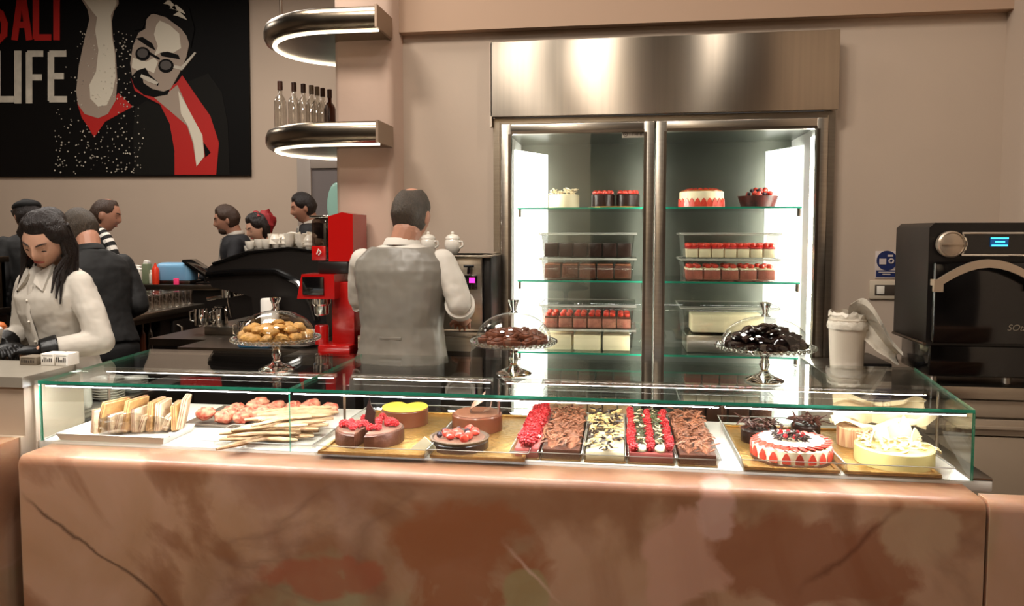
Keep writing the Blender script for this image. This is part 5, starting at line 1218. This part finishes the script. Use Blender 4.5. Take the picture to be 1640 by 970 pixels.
# woman in white shirt, facing the camera
x_, y_, _z = loc_of(103, 2.84)
t, hm, B = person('woman with long dark hair in white shirt and black gloves preparing food at the left', (x_, y_, 0), 172, .95, 7, (16, 28, -6), .03,
    {'R': {'e': (.225, .02, 1.18), 'w': (.16, .19, 1.15), 'd': (-.9, .35, .0), 'u': (0, .2, 1), 'c': .55}, 'L': {'e': (-.245, .06, 1.165), 'w': (-.115, .23, 1.15), 'd': (1, .1, .0), 'u': (0, .2, 1), 'c': .55}},
    SKIN, HAIRD, 'long', 1, 'shirt', WSHIRT, vox=.006, gloves=True, sh=.175, sleeve=.93, headside=-.05, width=.88)
m = MB()
rs = random.Random(9)
for e in (-1, 1):
    for k in range(9):
        p0 = hm @ Vector((e*(.066+.004*(k % 3)), .01-.007*k, .06)); p1 = hm @ Vector((e*(.086+.003*(k % 2)), .022-.009*k, -.05)); p2 = B(e*(.088+.006*(k % 3))-.02, .085-.012*k, 1.48-.01*(k % 2)); p3 = B(e*(.092+.010*(k % 3))-.02, .122-.008*k, 1.40-.025*(k % 3))
        m.tube([p0, p1, p2, p3], [.012, .013, .009, .003], 7)
m.obj('hair_locks', HAIRD, t)
m = MB(); m.ball(hm @ Vector((0, -.06, .055)), .062, 16); m.obj('hair_crown', HAIRD, t)
tag(MB().box(-.03, -.02, 0, .03, .02, .075, .008, rot=(10, 20, 0)).obj('napkin', WPAPER, None, tuple(Matrix.Translation((x_, y_, 0)) @ Matrix.Rotation(R(172), 4, 'Z') @ (Vector((.09, .262, 1.115))))), 'folded white napkin held in the woman\'s black gloves', 'napkin')
# man in black with cropped hair, seen from behind
t, hm, B = person('man with cropped hair in black, bowed with his back half turned beside the woman', loc_of(160, 3.55), 62, .985, 14, (8, 22, 0), .02,
    {'R': {'e': (.21, .02, 1.17), 'w': (.14, .24, 1.08)}, 'L': {'e': (-.21, .08, 1.19), 'w': (-.12, .28, 1.1)}}, SKIN2, HAIRG, 'crop', 0, 'shirt', BLKC, vox=.008, sh=.195, width=1.0)
for ch in t.children:
    if ch.name.startswith('collar'): ch.data.materials.clear(); ch.data.materials.append(BLKC)
# man with striped strap
t, hm, B = person('man in black top with a black and white striped strap behind the cropped haired man', loc_of(142, 5.2), -62, 1.045, 6, (-4, 12, 0), .02, None, SKIN2, HAIRB, 'thin', 0, 'tee', BLKC, vox=.011, sh=.2)
m = MB(); mk = MB()
sp_ = [B(.075+.007*i, .02+.014*i, 1.50-.004*i-.0016*i*i) for i in range(11)]
for i in range(10): (m if i % 2 else mk).tube([sp_[i], sp_[i+1]], .05, 12, flat=.8)
m.obj('strap_white', WPAPER, t, ang=30); mk.obj('strap_black', BLKC, t, ang=30)
# man with a cap
t, hm, B = person('man in black with a flat black cap at the far left edge', loc_of(60, 5.15), 62, 1.04, 8, (0, 14, 0), .02, None, SKIN2, HAIRD, 'short', 0, 'tee', BLKC, vox=.011, width=1.15)
m = MB(); m.ball(hm @ Vector((0, -.01, .075)), (.098, .112, .05), 20, rot=(-14, 0, 0)); m.tube([hm @ Vector((-.06, .07, .07)), hm @ Vector((-.03, .13, .055)), hm @ Vector((.03, .13, .055)), hm @ Vector((.06, .07, .07))], .014, 8, flat=.5); m.obj('cap', BLKC, t)
# suit man with till
t, hm, B = person('bearded man in dark suit reaching for the till screen', loc_of(388, 6.2), 118, 1.03, 6, (0, 10, 0), .02,
    {'R': {'e': (.26, .06, 1.18), 'w': (.14, .30, 1.14)}, 'L': {'e': (-.27, .08, 1.16), 'w': (-.14, .33, 1.13), 'd': (.1, 1, 0)}}, SKIN2, HAIRB, 'short', 0, 'jacket', NAVY, vox=.010)
m = MB(); m.ball(hm @ Vector((0, .045, -.075)), (.05, .042, .035), 16); m.obj('beard', HAIRB, t)
# woman with red scarf in her hair
t, hm, B = person('woman with a red scarf tied in her dark hair behind the coffee machine', loc_of(450, 6.02), 138, 1.0, 12, (0, 16, 0), .03, {'R': {'e': (.24, .08, 1.15), 'w': (.12, .25, 1.16)}, 'L': {'e': (-.24, .08, 1.15), 'w': (-.12, .25, 1.16)}}, SKIN, HAIRD, 'long', 1, 'tee', BLKC, vox=.011, sh=.17)
RSC = mat('red_scarf', (140, 26, 30), .7, bump=.4, bscale=20)
m = MB(); m.tube([hm @ Vector((-.06, -.02, .09)), hm @ Vector((0, -.035, .125)), hm @ Vector((.06, -.05, .09)), hm @ Vector((.085, -.09, .0)), hm @ Vector((.06, -.10, -.12))], [.02, .026, .03, .04, .022], 12, flat=.7); m.ball(hm @ Vector((.0, -.085, .03)), (.075, .07, .095), 16, amp=.4); m.obj('scarf', RSC, t)
# man in black suit near the pier
t, hm, B = person('dark haired man in black suit and open white collar left of the pier', loc_of(508, 6.6), 122, 1.10, 5, (0, 12, 0), .02, {'R': {'e': (.26, .06, 1.18), 'w': (.14, .28, 1.12)}, 'L': {'e': (-.27, .08, 1.16), 'w': (-.14, .28, 1.12)}}, SKIN2, HAIRD, 'short', 0, 'jacket', mat('black_suit', (20, 19, 20), .8), vox=.010)
